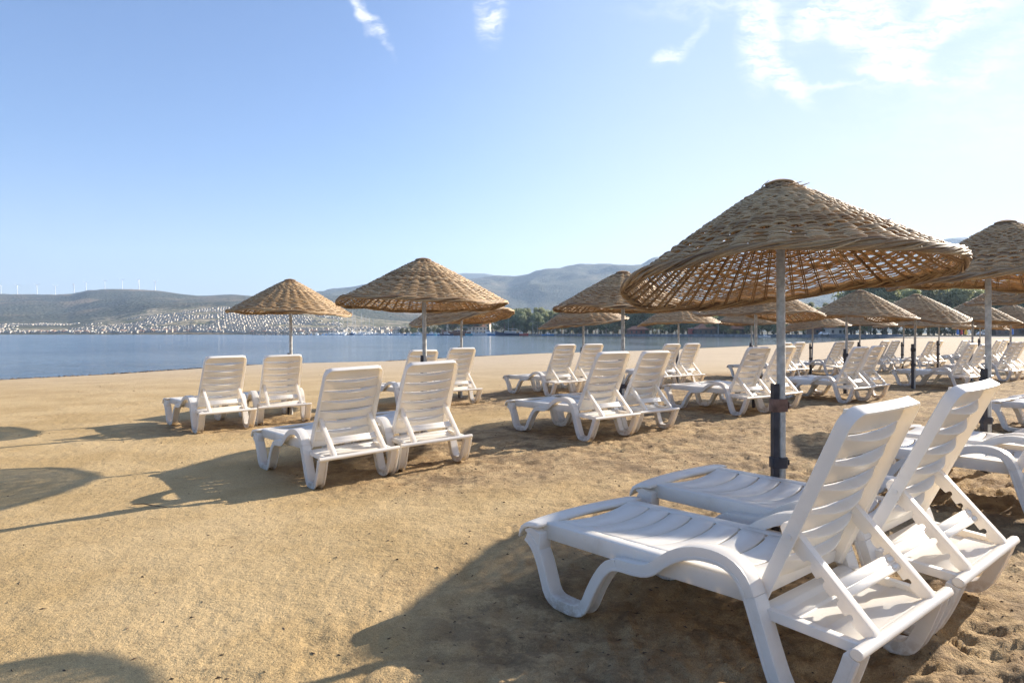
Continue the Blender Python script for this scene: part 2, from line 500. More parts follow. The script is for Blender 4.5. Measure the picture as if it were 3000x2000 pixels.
def ground_h(x, y):
    h, d = ground_low(x, y)
    c = churn(x, y)
    near = 1 - sst(25, 60, y)
    big = (fbm(x * 1.1, y * 1.1, 3, 3) - 0.5) * 0.018
    b1 = (fbm(x * 4.2, y * 4.2, 5, 3) - 0.5)
    b2 = np.abs(fbm(x * 9.5, y * 9.5, 9, 3) - 0.5) * 2
    b3 = (fbm(x * 30, y * 30, 12, 2) - 0.5)
    # drag marks and scuffs
    sc = np.abs(fbm(x * 3.2 + 2 * fbm(x, y, 71, 2), y * 7.0, 77, 2) - 0.5) * 2
    rough = .66 * c * (b1 * 0.062 - b2 * 0.040 + b3 * 0.026 - 0.022 * (1 - sst(0.0, 0.22, sc)))
    smooth = (1 - c) * .6 * ((fbm(x * 2.2, y * 2.2, 21, 3) - .5) * 0.010 + b3 * 0.0050 + (fbm(x * 11, y * 11, 23, 3) - .5) * .010 - .010 * (1 - sst(.0, .10, sc)) * sst(.45, .7, fbm(x * .7, y * .7, 88, 2)))
    land = sst(0.0, 3.0, d)
    wob = .05 * fbm(x * 6, y * 6, 61, 2)
    fp = prints(x + wob, y + wob, .36, 5, .125, .055) * .009 + prints(x - wob, y + wob, .21, 15, .060, .040) * .006
    rough = rough * (.55 + .9 * vnoise(x * .9, y * .9, 66)) + fp * sst(.18, .5, c)
    smooth = smooth + prints(x + wob, y, .8, 25, .12, .05) * .0025 * sst(.5, .7, vnoise(x * .5, y * .5, 67))
    return h + (big + rough + smooth) * near * land, c, d


# ------------------------------------------------------------------ sand
def sand_material():
    m, nb, p, out = mat("sand")
    tc = nb.n('ShaderNodeTexCoord'); ob = tc.outputs['Object']
    at_c = nb.n('ShaderNodeAttribute', attribute_name='churn').outputs['Fac']
    at_w = nb.n('ShaderNodeAttribute', attribute_name='wet').outputs['Fac']
    n1 = nb.noise(ob, 0.9, 5, 0.6).outputs[0]
    n2 = nb.noise(ob, 7.0, 5, 0.65).outputs[0]
    n3 = nb.noise(ob, 60.0, 3, 0.7).outputs[0]
    n4 = nb.noise(ob, 260.0, 2, 0.7).outputs[0]
    smooth_c = nb.mix(nb.mr(n1, 0.35, 0.65), (0.46, 0.313, 0.138, 1), (0.57, 0.408, 0.206, 1))
    rough_c = nb.mix(nb.mr(n2, 0.35, 0.65), (0.325, 0.212, 0.104, 1), (0.51, 0.360, 0.188, 1))
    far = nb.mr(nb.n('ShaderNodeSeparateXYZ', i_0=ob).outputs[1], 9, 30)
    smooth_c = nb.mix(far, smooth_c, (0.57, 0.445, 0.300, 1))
    c = nb.mix(nb.mr(at_c, 0.15, 0.7), smooth_c, rough_c)
    c = nb.mix(nb.mr(n3, 0.25, 0.75, 0.0, 0.55), c, nb.mix(0.5, c, (0.20, 0.125, 0.06, 1)))
    mps = nb.n('ShaderNodeMapping', i_0=ob); mps.inputs[2].default_value = (0, 0, R(-14)); mps.inputs[3].default_value = (0.22, 1.3, 1)
    stk = nb.noise(mps.outputs[0], 1.1, 6, 0.72).outputs[0]
    c = nb.mix(nb.m('MULTIPLY', nb.mr(stk, 0.50, 0.68), nb.m('MULTIPLY', far, 0.60)), c, (0.36, 0.265, 0.17, 1))
    grain = nb.mr(n4, 0.3, 0.7, 0.60, 1.32, smooth=False)
    c = nb.mix(1.0, c, nb.n('ShaderNodeCombineXYZ', i_0=grain, i_1=grain, i_2=grain).outputs[0], 'MULTIPLY')
    sp = nb.mr(nb.noise(ob, 34.0, 3, 0.75).outputs[0], 0.56, 0.70)
    sp2 = nb.mr(nb.noise(ob, 11.0, 5, 0.8).outputs[0], 0.54, 0.68)
    patch = nb.mr(nb.noise(ob, 1.6, 4, 0.7).outputs[0], 0.35, 0.65, 0.25, 1.0)
    c = nb.mix(nb.m('MULTIPLY', nb.m('MULTIPLY', sp, patch), 0.62), c, (0.150, 0.092, 0.046, 1))
    c = nb.mix(nb.m('MULTIPLY', nb.m('MULTIPLY', sp2, patch), 0.38), c, (0.170, 0.108, 0.056, 1))
    # damp dark clods in trodden areas, wrack line and wet edge
    clod = nb.m('MULTIPLY', nb.mr(nb.noise(ob, 2.6, 7, 0.75).outputs[0], 0.47, 0.60), nb.mr(at_c, 0.2, 0.6))
    c = nb.mix(nb.m('MULTIPLY', clod, 0.62), c, (0.125, 0.080, 0.045, 1))
    c = nb.mix(at_w, c, (0.10, 0.065, 0.035, 1))
    nb.set(p.inputs['Base Color'], c)
    p.inputs['Roughness'].default_value = 0.95
    p.inputs['Specular IOR Level'].default_value = 0.25
    hgt = nb.m('ADD', nb.m('MULTIPLY', n3, 0.7), nb.m('MULTIPLY', n4, 0.35))
    hgt = nb.m('ADD', hgt, nb.m('MULTIPLY', nb.noise(ob, 22, 5, 0.7).outputs[0], 1.9))
    bp = nb.n('ShaderNodeBump'); bp.inputs['Distance'].default_value = 0.016
    nb.set(bp.inputs['Strength'], nb.mr(at_c, 0, 1, 0.45, 0.8)); nb.set(bp.inputs['Height'], hgt)
    nb.set(p.inputs['Normal'], bp.outputs[0])
    return m


def build_sand():
    NR, NC = 760, 720
    ys = 0.35 * (260 / 0.35) ** (np.linspace(0, 1, NR) ** 0.86)
    cs = np.linspace(-1.0, 1.25, NC)
    Yg = np.repeat(ys[:, None], NC, 1)
    Xg = cs[None, :] * (Yg + 1.2)
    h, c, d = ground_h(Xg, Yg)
    V_ = np.stack([Xg, Yg, h], -1).reshape(-1, 3)
    idx = np.arange(NR * NC).reshape(NR, NC)
    Fq = np.stack([idx[:-1, :-1], idx[:-1, 1:], idx[1:, 1:], idx[1:, :-1]], -1).reshape(-1, 4)
    me = bpy.data.meshes.new("ground")
    me.vertices.add(len(V_)); me.vertices.foreach_set('co', V_.ravel())
    me.loops.add(Fq.size); me.loops.foreach_set('vertex_index', Fq.ravel().astype(np.int32))
    me.polygons.add(len(Fq)); me.polygons.foreach_set('loop_start', np.arange(0, Fq.size, 4, dtype=np.int32))
    me.polygons.foreach_set('loop_total', np.full(len(Fq), 4, np.int32))
    me.update(calc_edges=True)
    me.polygons.foreach_set('use_smooth', np.ones(len(Fq), bool))
    a = me.attributes.new('churn', 'FLOAT', 'POINT'); a.data.foreach_set('value', c.ravel())
    wn_ = fbm(Xg * 1.3, Yg * 1.3, 50, 4)
    wet = np.clip(1 - np.abs(d - 0.35 + (wn_ - .5) * 1.2) / 0.55, 0, 1) * sst(.35, .55, wn_) * 0.9
    wet = np.maximum(wet, (1 - sst(-0.1, 0.12, d)) * .7)
    wet = np.maximum(wet, (1 - sst(.2, 1.5, d + (wn_ - .5) * 1.5)) * .55)
    a = me.attributes.new('wet', 'FLOAT', 'POINT'); a.data.foreach_set('value', wet.ravel())
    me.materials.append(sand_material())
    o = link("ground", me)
    tag(o, kind='structure')
    return o


build_sand()

# sea bed far under the water, reaching the horizon
mb = MB(); mb.box(-4700, 5100, -60, 7100, -6.0, -5.0)
tag(link("seabed", mb.mesh("seabed", simple("seabed", (.12, .13, .11)))), kind='structure')


# ------------------------------------------------------------------ water
def build_water():
    m, nb, p, out = mat("water")
    tc = nb.n('ShaderNodeTexCoord'); ob = tc.outputs['Object']
    xs_ = nb.n('ShaderNodeSeparateXYZ', i_0=ob).outputs[0]
    nb.set(p.inputs['Base Color'], nb.mix(nb.mr(xs_, -60, 25), (0.045, 0.120, 0.210, 1), (0.062, 0.080, 0.085, 1)))  # grey of the reflected trees painted into the base colour toward the right
    p.inputs['Roughness'].default_value = 0.09
    p.inputs['IOR'].default_value = 1.33
    mp1 = nb.n('ShaderNodeMapping', i_0=ob); mp1.inputs[2].default_value = (0, 0, R(8)); mp1.inputs[3].default_value = (0.35, 1.0, 1)
    w1 = nb.noise(mp1.outputs[0], 2.2, 4, 0.55, 0.4).outputs[0]
    mp2 = nb.n('ShaderNodeMapping', i_0=ob); mp2.inputs[2].default_value = (0, 0, R(-12)); mp2.inputs[3].default_value = (0.25, 1.0, 1)
    w2 = nb.noise(mp2.outputs[0], 0.35, 3, 0.5, 0.3).outputs[0]
    w3 = nb.noise(ob, 0.035, 3, 0.5).outputs[0]
    hgt = nb.m('ADD', nb.m('MULTIPLY', w1, 0.40), nb.m('MULTIPLY', w2, 0.55))
    bp = nb.n('ShaderNodeBump'); bp.inputs['Distance'].default_value = 0.25
    # calmer toward the sheltered right side of the bay
    calm = nb.mr(nb.n('ShaderNodeSeparateXYZ', i_0=ob).outputs[0], -40, 15, 1.8, 0.42)
    nb.set(bp.inputs['Strength'], nb.m('MULTIPLY', calm, nb.mr(w3, 0.35, 0.65, 0.55, 1.25)))
    nb.set(bp.inputs['Height'], hgt)
    nb.set(p.inputs['Normal'], bp.outputs[0])
    mb = MB()
    mb.add([(-4000, 2, WZ), (600, 2, WZ), (600, 1100, WZ), (-4000, 1100, WZ)], [(0, 1, 2, 3)])
    tag(link("water", mb.mesh("water", m, fixn=False)), kind='structure')


build_water()


# ------------------------------------------------------------------ hills and mountain
def interp(px, pts):
    return np.interp(px, [p[0] for p in pts], [p[1] for p in pts])


RIDGE1 = [(-1400, 905), (-900, 880), (-300, 868), (0, 861), (80, 862), (160, 865), (210, 862), (260, 850), (300, 846), (380, 846), (460, 852), (540, 862),
          (577, 866), (680, 864), (770, 869), (850, 862), (930, 862), (1000, 868), (1100, 885), (1300, 905), (1500, 930), (1800, 960), (2400, 975)]
SETTLE = [(-1400, 955), (-300, 950), (0, 944), (200, 948), (330, 936), (430, 918), (560, 906), (650, 904), (780, 910), (900, 915), (1000, 925), (1150, 940), (1450, 955), (2400, 974)]
RIDGE2 = [(-500, 960), (300, 930), (600, 895), (800, 872), (930, 847), (1000, 839), (1150, 825), (1300, 816), (1400, 812), (1500, 805), (1600, 790), (1700, 783),
          (1800, 777), (1880, 770), (1920, 757), (2000, 745), (2200, 736), (2500, 728), (2700, 718), (2760, 708), (2850, 690), (3000, 656), (3300, 610), (3800, 640), (4600, 700)]
RIDGE3 = [(700, 900), (1150, 840), (1300, 806), (1360, 800), (1420, 801), (1480, 812), (1600, 840), (2000, 900)]


def hill_rows(px, kind):
    if kind == 'near':
        st = interp(px, SETTLE); r1 = interp(px, RIDGE1)
        return [(700, None, -4.0), (775, None, -1.2), (800, None, 0.6), (900, 976 - (976 - st) * .25, None), (1100, 976 - (976 - st) * .62, None),
                (1350, st, None), (1800, st * .55 + r1 * .45 + 6, None), (2300, st * .18 + r1 * .82 + 4, None), (2800, r1, None), (3300, r1 + 26, None), (3600, None, -30)]
    if kind == 'mid':
        r2 = interp(px, RIDGE2)
        return [(1900, None, -20), (2100, 976 - (976 - r2) * .12, None), (2700, 976 - (976 - r2) * .42, None), (3400, 976 - (976 - r2) * .78, None), (4200, r2, None), (5000, r2 + 40, None), (5400, None, -60)]
    r3 = interp(px, RIDGE3)
    return [(4900, None, -60), (5600, 976 - (976 - r3) * .6, None), (6300, r3, None), (7000, None, -80)]


def build_hill(name, kind, p0, p1, n, rows, m, seed, amp):
    px = np.linspace(p0, p1, n)
    ctl = hill_rows(px, kind)
    Yc = np.array([c[0] for c in ctl], float)
    Zc = np.stack([(CAMZ + (HY - c[1]) / F * c[0]) if c[2] is None else np.full(n, c[2]) for c in ctl], 0)
    yy = np.linspace(Yc[0], Yc[-1], rows)
    Z = np.zeros((rows, n))
    # smooth (cosine) interpolation along depth
    for i, y in enumerate(yy):
        k = min(np.searchsorted(Yc, y, side='right') - 1, len(Yc) - 2)
        t = (y - Yc[k]) / (Yc[k + 1] - Yc[k])
        z0, z1 = Zc[k], Zc[k + 1]
        Z[i] = z0 * (1 - t) + z1 * t
    X = (px[None, :] - 1500) / F * yy[:, None]
    Yg = np.repeat(yy[:, None], n, 1)
    nz = (fbm(X / 420, Yg / 420, seed, 5) - 0.5) * amp
    gul = -np.abs(fbm(X / 260 + 5, Yg / 700, seed + 9, 4) - 0.5) * amp * 1.1
    env = np.clip(Z / 60, 0, 1) * np.clip((Yc[-2] - 150 - Yg) / 700, 0.05, 1)
    Z = Z + (nz + gul + amp * .12) * env
    V_ = np.stack([X, Yg, Z], -1).reshape(-1, 3)
    idx = np.arange(rows * n).reshape(rows, n)
    Fq = np.stack([idx[:-1, :-1], idx[:-1, 1:], idx[1:, 1:], idx[1:, :-1]], -1).reshape(-1, 4)
    me = bpy.data.meshes.new(name)
    me.from_pydata(V_.tolist(), [], Fq.tolist()); me.materials.append(m)
    me.polygons.foreach_set('use_smooth', [True] * len(me.polygons))
    if kind == 'near':
        tw = sst(790, 830, Yg) * (1 - sst(1380, 1470, Yg)) * sst(-.1, .1, .55 - np.abs((X / Yg * F + 1500) - 700) / 1250) * (1 - .9 * sst(.25, .5, (Yg - 815) / 560) * (1 - sst(240, 330, X / Yg * F + 1500)))
        a_ = me.attributes.new('town', 'FLOAT', 'POINT'); a_.data.foreach_set('value', tw.ravel())
    o = link(name, me); tag(o, kind='structure')
    def hz(x, y):
        p = x / y * F + 1500
        i = np.clip((y - yy[0]) / (yy[1] - yy[0]), 0, rows - 1.001); j = np.clip((p - p0) / (px[1] - px[0]), 0, n - 1.001)
        i0 = int(i); j0 = int(j); fi = i - i0; fj = j - j0
        return (Z[i0, j0] * (1 - fj) + Z[i0, j0 + 1] * fj) * (1 - fi) + (Z[i0 + 1, j0] * (1 - fj) + Z[i0 + 1, j0 + 1] * fj) * fi
    return hz


def hill_material(name, soil, town=False):
    m, nb, p, out = mat(name)
    tc = nb.n('ShaderNodeTexCoord'); ob = tc.outputs['Object']
    a = nb.noise(ob, 0.0030, 6, 0.62).outputs[0]
    c2 = nb.noise(ob, 0.05, 5, 0.8).outputs[0]
    v = nb.n('ShaderNodeTexVoronoi', feature='F1'); nb.set(v.inputs['Vector'], ob); v.inputs['Scale'].default_value = 0.09
    bush = nb.mr(v.outputs['Distance'], 0.15, 0.55)
    dark = (0.020, 0.036, 0.026, 1); mid = (0.062, 0.074, 0.056, 1)
    c = nb.mix(bush, dark, mid)
    c = nb.mix(nb.mr(c2, 0.40, 0.62, 0, 0.7), c, (0.130, 0.115, 0.080, 1))
    c = nb.mix(nb.mr(a, 0.50, 0.68, 0, soil), c, (0.34, 0.24, 0.15, 1))
    if town:
        tw = nb.n('ShaderNodeAttribute', attribute_name='town').outputs['Fac']
        tcol = nb.mix(nb.mr(nb.noise(ob, 0.03, 4, .8).outputs[0], .42, .60), (0.40, 0.325, 0.225, 1), (0.085, 0.10, 0.055, 1))
        c = nb.mix(nb.m('MULTIPLY', tw, nb.mr(nb.noise(ob, 0.012, 4, .7).outputs[0], .30, .50, .25, .95)), c, tcol)
    nb.set(p.inputs['Base Color'], c)
    p.inputs['Roughness'].default_value = 1.0
    p.inputs['Specular IOR Level'].default_value = 0.1
    bp = nb.n('ShaderNodeBump'); bp.inputs['Distance'].default_value = 6.0; bp.inputs['Strength'].default_value = 0.8
    nb.set(bp.inputs['Height'], nb.m('ADD', nb.m('MULTIPLY', bush, -0.5), c2)); nb.set(p.inputs['Normal'], bp.outputs[0])
    return m


HM1 = hill_material("scrub_hillside", 0.55, True)
HM2 = hill_material("wooded_mountainside", 0.22)
hzn = build_hill("hills", 'near', -1400, 2400, 520, 200, HM1, 11, 36)
hzm = build_hill("mountain", 'mid', -500, 4600, 560, 150, HM2, 23, 75)
build_hill("distant_hills", 'far', 700, 2000, 120, 40, HM2, 35, 40)
# low flat land round the head of the bay
FRONT = [(-900, 806), (-330, 790), (-235, 705), (-150, 602), (-60, 522), (32, 432), (90, 330), (141, 238), (420, 233)]
BACK = [(2600, 2300), (-1500, 2300)]
mb = MB()
pl = FRONT + BACK
mb.add([(x, y, -.9) for x, y in pl] + [(x, y, .42) for x, y in pl],
       [tuple(range(len(pl), 2 * len(pl)))] + [(i, (i + 1) % len(pl), (i + 1) % len(pl) + len(pl), i + len(pl)) for i in range(len(pl))])
tag(link("bay_land", mb.mesh("bay_land", simple("dry_earth", (.30, .24, .15), .95, .3, .05))), kind='structure')
mb = MB()
mb.add([(100, 178, .088), (150, 172, .088), (420, 168, .088), (420, 232.5, .088), (142, 236, .088), (128, 214, .088)], [(0, 1, 2, 3, 4, 5)])
tag(link("path", mb.mesh("path", simple("trodden_earth_path", (.25, .21, .175), .95, .2, .15), fixn=False)), kind='structure')
SWM = simple("seawall_stone", (.20, .21, .22), .9, .35, .6, bump=.4)
mb = MB()
def wallrun(mb, P, z0, z1, w):
    for (ax, ay), (bx, by) in zip(P[:-1], P[1:]):
        d = Vector((bx - ax, by - ay)); n = Vector((-d.y, d.x)).normalized() * w
        vs = [(ax, ay), (bx, by), (bx + n.x, by + n.y), (ax + n.x, ay + n.y)]
        mb.add([(p[0], p[1], z0) for p in vs] + [(p[0], p[1], z1) for p in vs],
               [(3, 2, 1, 0), (4, 5, 6, 7), (0, 1, 5, 4), (1, 2, 6, 5), (2, 3, 7, 6), (3, 0, 4, 7)])
wallrun(mb, [(-60, 520.5), (32, 430.5), (90, 328.5), (140, 237)], -.9, .80, -2.2)
tag(link("seawall", mb.mesh("seawall", SWM)), 'long low grey stone sea wall round the head of the bay', 'sea wall')

# ------------------------------------------------------------------ plastic loungers
def plastic():
    m, nb, p, out = mat("white_plastic")
    tc = nb.n('ShaderNodeTexCoord'); ob = tc.outputs['Object']
    oi = nb.n('ShaderNodeObjectInfo').outputs['Random']
    n1 = nb.noise(ob, 5.0, 5, 0.65).outputs[0]
    c = nb.mix(nb.mr(n1, 0.35, 0.75), (0.93, 0.91, 0.865, 1), (0.89, 0.86, 0.80, 1))
    st_ = nb.m('MULTIPLY', nb.mr(nb.noise(ob, 3.2, 6, .75).outputs[0], .50, .72), nb.mr(nb.noise(ob, 40, 4, .8).outputs[0], .35, .65, .15, .42))
    c = nb.mix(st_, c, (0.60, 0.52, 0.40, 1))
    # sand dust on the low parts of the legs
    z = nb.n('ShaderNodeSeparateXYZ', i_0=ob).outputs[2]
    d = nb.m('MULTIPLY', nb.mr(z, 0.10, 0.0, 0, 0.75), nb.mr(nb.noise(ob, 25, 4, .7).outputs[0], 0.35, 0.6))
    c = nb.mix(d, c, (0.42, 0.31, 0.20, 1))
    nb.set(p.inputs['Base Color'], c)
    nb.set(p.inputs['Roughness'], nb.mr(n1, 0.3, 0.7, 0.30, 0.46))
    bp = nb.n('ShaderNodeBump'); bp.inputs['Distance'].default_value = 0.0008; bp.inputs['Strength'].default_value = 0.5
    nb.set(bp.inputs['Height'], nb.noise(ob, 180, 2, .6).outputs[0]); nb.set(p.inputs['Normal'], bp.outputs[0])
    tr = nb.n('ShaderNodeBsdfTranslucent'); tr.inputs[0].default_value = (0.95, 0.82, 0.62, 1)
    mx = nb.n('ShaderNodeMixShader'); mx.inputs[0].default_value = 0.30
    nb.t.links.new(p.outputs[0], mx.inputs[1]); nb.t.links.new(tr.outputs[0], mx.inputs[2]); nb.t.links.new(mx.outputs[0], out.inputs[0])
    return m


WP = plastic()
YW = 0.34


def smooth_pts(P, n=2):
    P = [Vector(p) for p in P]
    for _ in range(n):
        Q = [P[0]]
        for a, c in zip(P[:-1], P[1:]):
            Q += [a * .75 + c * .25, a * .25 + c * .75]
        Q.append(P[-1]); P = Q
    return P


def ribbon(mb, pts, thick, side, w=.07, lip=.007):
    """bent side member: C section with two cheeks, open toward the ground side"""
    n = len(pts); A = []; B = []; Mi = []
    for i, p in enumerate(pts):
        t = (pts[min(i + 1, n - 1)] - pts[max(i - 1, 0)]).normalized()
        nr = Vector((-t.y, t.x))            # lies on the upper / inner side
        h = thick / 2
        A.append(p - nr * h); B.append(p + nr * h); Mi.append(p - nr * (h - thick * .42))
    o0, o1 = (YW - lip, YW) if side > 0 else (-YW, -YW + lip)
    i0, i1 = (YW - w, YW - w + lip) if side > 0 else (-YW + w - lip, -YW + w)
    mb.strip(A, B, o0, o1)
    # proud bead along the outer face
    q0, q1 = (YW, YW + .003) if side > 0 else (-YW - .003, -YW)
    C1 = [a * .70 + b_ * .30 for a, b_ in zip(A, B)]
    C0 = [a * .96 + b_ * .04 for a, b_ in zip(A, B)]
    mb.strip(C0, C1, q0, q1)
    mb.strip(A, B, i0, i1)
    mb.strip(Mi, B, min(o0, o1) if side < 0 and False else (i1 if side > 0 else o1), o0 if side > 0 else i0)


def build_lounger():
    root = empty("sun_lounger")
    cl = smooth_pts(CL, 1)
    # split indices by x along the centre line
    def idx(cond, start=0):
        for i in range(start, len(cl)):
            if cond(cl[i]): return i
    i1 = idx(lambda p: p.x >= .335 and p.y > .28)
    i2 = idx(lambda p: p.x >= .905, i1)
    for side in (1, -1):
        mb = MB(); ribbon(mb, cl[:i1 + 1], .046, side); link("leg", mb.mesh("rear_leg", WP, True, .003, 1), root)
        mb = MB(); ribbon(mb, cl[i1:i2 + 1], .046, side); link("armrest", mb.mesh("armrest", WP, True, .004, 2), root)
        mb = MB(); ribbon(mb, cl[i2:], .046, side)
        # web that flares out to the toe corner
        s0, s1 = (YW - .07, YW - .002) if side > 0 else (-YW + .002, -YW + .07)
        mb.prism([(1.350, .300), (1.356, .210), (1.385, .245), (1.425, .280), (1.455, .300), (1.41, .318)], s0, s1)
        link("leg", mb.mesh("front_leg", WP, True, .003, 1), root)
    # ---- seat: two side rails, slats with curved slots, toe piece with hand hole
    mb = MB()
    for s in (1, -1):
        q = [(s * .228, .336), (s * .286, .338), (s * .291, .334), (s * .291, .268), (s * .285, .268), (s * .283, .330), (s * .228, .330)]
        mb.prism(q, .335, 1.40, ax=0)
    def sag(v): return .336 - .016 * max(0, 1 - (v / .232) ** 2)
    NV = 14; vsx = [-.232 + .464 * i / NV for i in range(NV + 1)]
    def bow(v): return -.030 * (1 - (v / .232) ** 2)
    us = [.365 + k * .1205 for k in range(9)]
    for k in range(8):
        u0 = us[k] + (0 if k == 0 else .0055); u1 = us[k + 1] - .0055
        vv = []; ff = []
        for j, v in enumerate(vsx):
            e = abs(v) / .232
            g = .0 if e < .99 else .0
            a = u0 + bow(v) * (0 if k == 0 else 1); c = u1 + bow(v) if k < 7 else 1.346 - .016 * max(0, 1 - (v / .2) ** 2)
            z = sag(v)
            vv += [(a, v, z - .004), (a + .004, v, z), (c - .004, v, z + .001), (c, v, z - .003), (c, v, z - .014), (c - .004, v, z - .014), (c - .006, v, z - .008), (a + .004, v, z - .008), (a + .003, v, z - .012), (a, v, z - .012)]
        m_ = 10
        for j in range(NV):
            for i in range(m_):
                ff.append((j * m_ + i, j * m_ + (i + 1) % m_, (j + 1) * m_ + (i + 1) % m_, (j + 1) * m_ + i))
        ff.append(tuple(range(m_))); ff.append(tuple(NV * m_ + i for i in range(m_ - 1, -1, -1)))
        mb.add(vv, ff)
    # bridges closing the slot ends next to the rails and one under the middle
    for v0, v1 in ((-.232, -.205), (.205, .232)):
        mb.box(.37, 1.36, v0, v1, .318, .3265)
    for v0 in (-.09, .088):
        mb.box(.36, 1.33, v0, v0 + .004, .300, .3085)
    # toe piece
    N = 24; vv = []; ff = []
    for j in range(N + 1):
        v = -.345 + .69 * j / N; e = abs(v) / .345
        bo = .050 * (1 - e ** 2.2); dr = -.004 * (1 - e ** 2)
        inn = 1.352 if abs(v) > .20 else 1.352 + .022 * (1 - (v / .20) ** 2) ** .6
        zi = .337 if abs(v) > .20 else .333
        prof = [(inn, zi), (inn + .02, zi + .003), (1.405 + bo * .8, .338 + dr), (1.440 + bo, .332 + dr), (1.466 + bo, .315 + dr), (1.482 + bo, .290), (1.488 + bo, .266),
                (1.480 + bo, .262), (1.470 + bo, .284), (1.452 + bo, .303), (1.425 + bo, .316), (1.395 + bo * .8, .322), (inn + .01, zi - .012), (inn, zi - .012)]
        vv += [(a, v, z) for a, z in prof]
    m_ = 14
    for j in range(N):
        for i in range(m_):
            ff.append((j * m_ + i, j * m_ + (i + 1) % m_, (j + 1) * m_ + (i + 1) % m_, (j + 1) * m_ + i))
    ff.append(tuple(range(m_))); ff.append(tuple(N * m_ + i for i in range(m_ - 1, -1, -1)))
    mb.add(vv, ff)
    link("seat", mb.mesh("seat", WP, True, .0012, 1, 50), root)
    # ---- rear deck under the backrest
    mb = MB()
    def dz(u): return .246 + (u / .335) * .024
    for s in (1, -1):
        mb.prism([(.005, dz(.005)), (.335, dz(.335)), (.335, dz(.335) - .034), (.005, dz(.005) - .030)], min(s * .262, s * .292), max(s * .262, s * .292))
    # recessed tray
    NU = 12; vv = []; ff = []
    prof = [(.012, -.002), (.03, -.006), (.055, -.016), (.15, -.018), (.155, -.024), (.235, -.024), (.24, -.016), (.275, -.014), (.29, .000), (.333, .000)]
    for i, (u, d) in enumerate(prof):
        vv += [(u, -.262, dz(u) + d), (u, .262, dz(u) + d), (u, .262, dz(u) + d - .005), (u, -.262, dz(u) + d - .005)]
    for i in range(len(prof) - 1):
        for j in range(4): ff.append((4 * i + j, 4 * i + 4 + j, 4 * i + 4 + (j + 1) % 4, 4 * i + (j + 1) % 4))
    ff.append((0, 1, 2, 3)); ff.append(tuple(4 * (len(prof) - 1) + j for j in (3, 2, 1, 0)))
    mb.add(vv, ff)
    link("rear_deck", mb.mesh("rear_deck", WP, True, .0015, 1), root)
    # ---- rear rail, a thick rounded bar
    mb = MB()
    P = [(.006 + .0175 * math.cos(t) * 1.1, .240 + .0165 * math.sin(t)) for t in [2 * PI * i / 14 for i in range(14)]]
    mb.prism(P, -.343, .343)
    mb.prism([(.0, .246), (.030, .249), (.030, .226), (.0, .226)], -.292, .292)
    link("rear_rail", mb.mesh("rear_rail", WP, True, .002, 1, 30), root)
    # ---- backrest: shallow tray open to the rear, louvred slats
    bx0, bz0, bx1, bz1 = .362, .296, .060, .922
    Lb = math.hypot(bx1 - bx0, bz1 - bz0); a = Vector(((bx1 - bx0) / Lb, 0, (bz1 - bz0) / Lb)); nrm = Vector((-a.z, 0, a.x))   # rearward
    def BP(s, n, v): p = Vector((bx0, 0, bz0)) + a * s + nrm * n; return (p.x, v, p.z)
    def hw(s): return .268 - .020 * min(1, max(0, s / Lb))
    def bowb(s, v): return .020 * (1 - (v / .25) ** 2)
    mb = MB()
    # outline of the flange with rounded top corners
    rc = .062; path = []
    NS = 10
    for i in range(NS + 1):
        s = (Lb - rc) * i / NS; path.append((s, -hw(s)))
    for i in range(1, 7):
        t = PI / 2 * i / 6; path.append((Lb - rc + rc * math.sin(t), -hw(Lb) + rc * (1 - math.cos(t))))
    top = [(Lb + .006 * math.sin(PI * k / 10), (-hw(Lb) + rc) + (2 * hw(Lb) - 2 * rc) * k / 10) for k in range(1, 10)]
    full = path + top + [(s, -v) for s, v in reversed(path)]
    D = .043
    n = len(full); cen = Vector((Lb * .5, 0))
    vv = []; ff = []
    for i, (s, v) in enumerate(full):
        p0 = Vector(full[max(i - 1, 0)]); p1 = Vector(full[min(i + 1, n - 1)]); t = (p1 - p0).normalized()
        inn = Vector((-t.y, t.x));
        # inward = toward the centre of the panel
        if inn.dot(Vector((Lb * .5, 0)) - Vector((s, v))) < 0: inn = -inn
        bb = bowb(s, v) if s > Lb - rc else 0.0
        lipw = .030 if s < Lb * .42 else .030 - .010 * min(1, (s - Lb * .42) / .12)
        def pt(k, nn): q = Vector((s, v)) + inn * k; return BP(q.x, nn + bb, q.y)
        # flange with an inner cheek: section is a flattened U, closed to the rear with a lip
        vv += [pt(0, .002), pt(.001, .020), pt(.003, D), pt(.010, D + .001), pt(.012, D - .004), pt(lipw * .75, D - .010), pt(lipw, .014), pt(lipw, .006), pt(.006, -.002)]
    m_ = 9
    for i in range(n - 1):
        for j in range(m_): ff.append((i * m_ + j, i * m_ + (j + 1) % m_, (i + 1) * m_ + (j + 1) % m_, (i + 1) * m_ + j))
    ff.append(tuple(range(m_))); ff.append(tuple((n - 1) * m_ + j for j in range(m_ - 1, -1, -1)))
    mb.add(vv, ff)
    # slats
    K = 7; s_hi = Lb - .012; s_lo = .045; st = (s_hi - s_lo) / K; NVb = 14; wv_ = .236
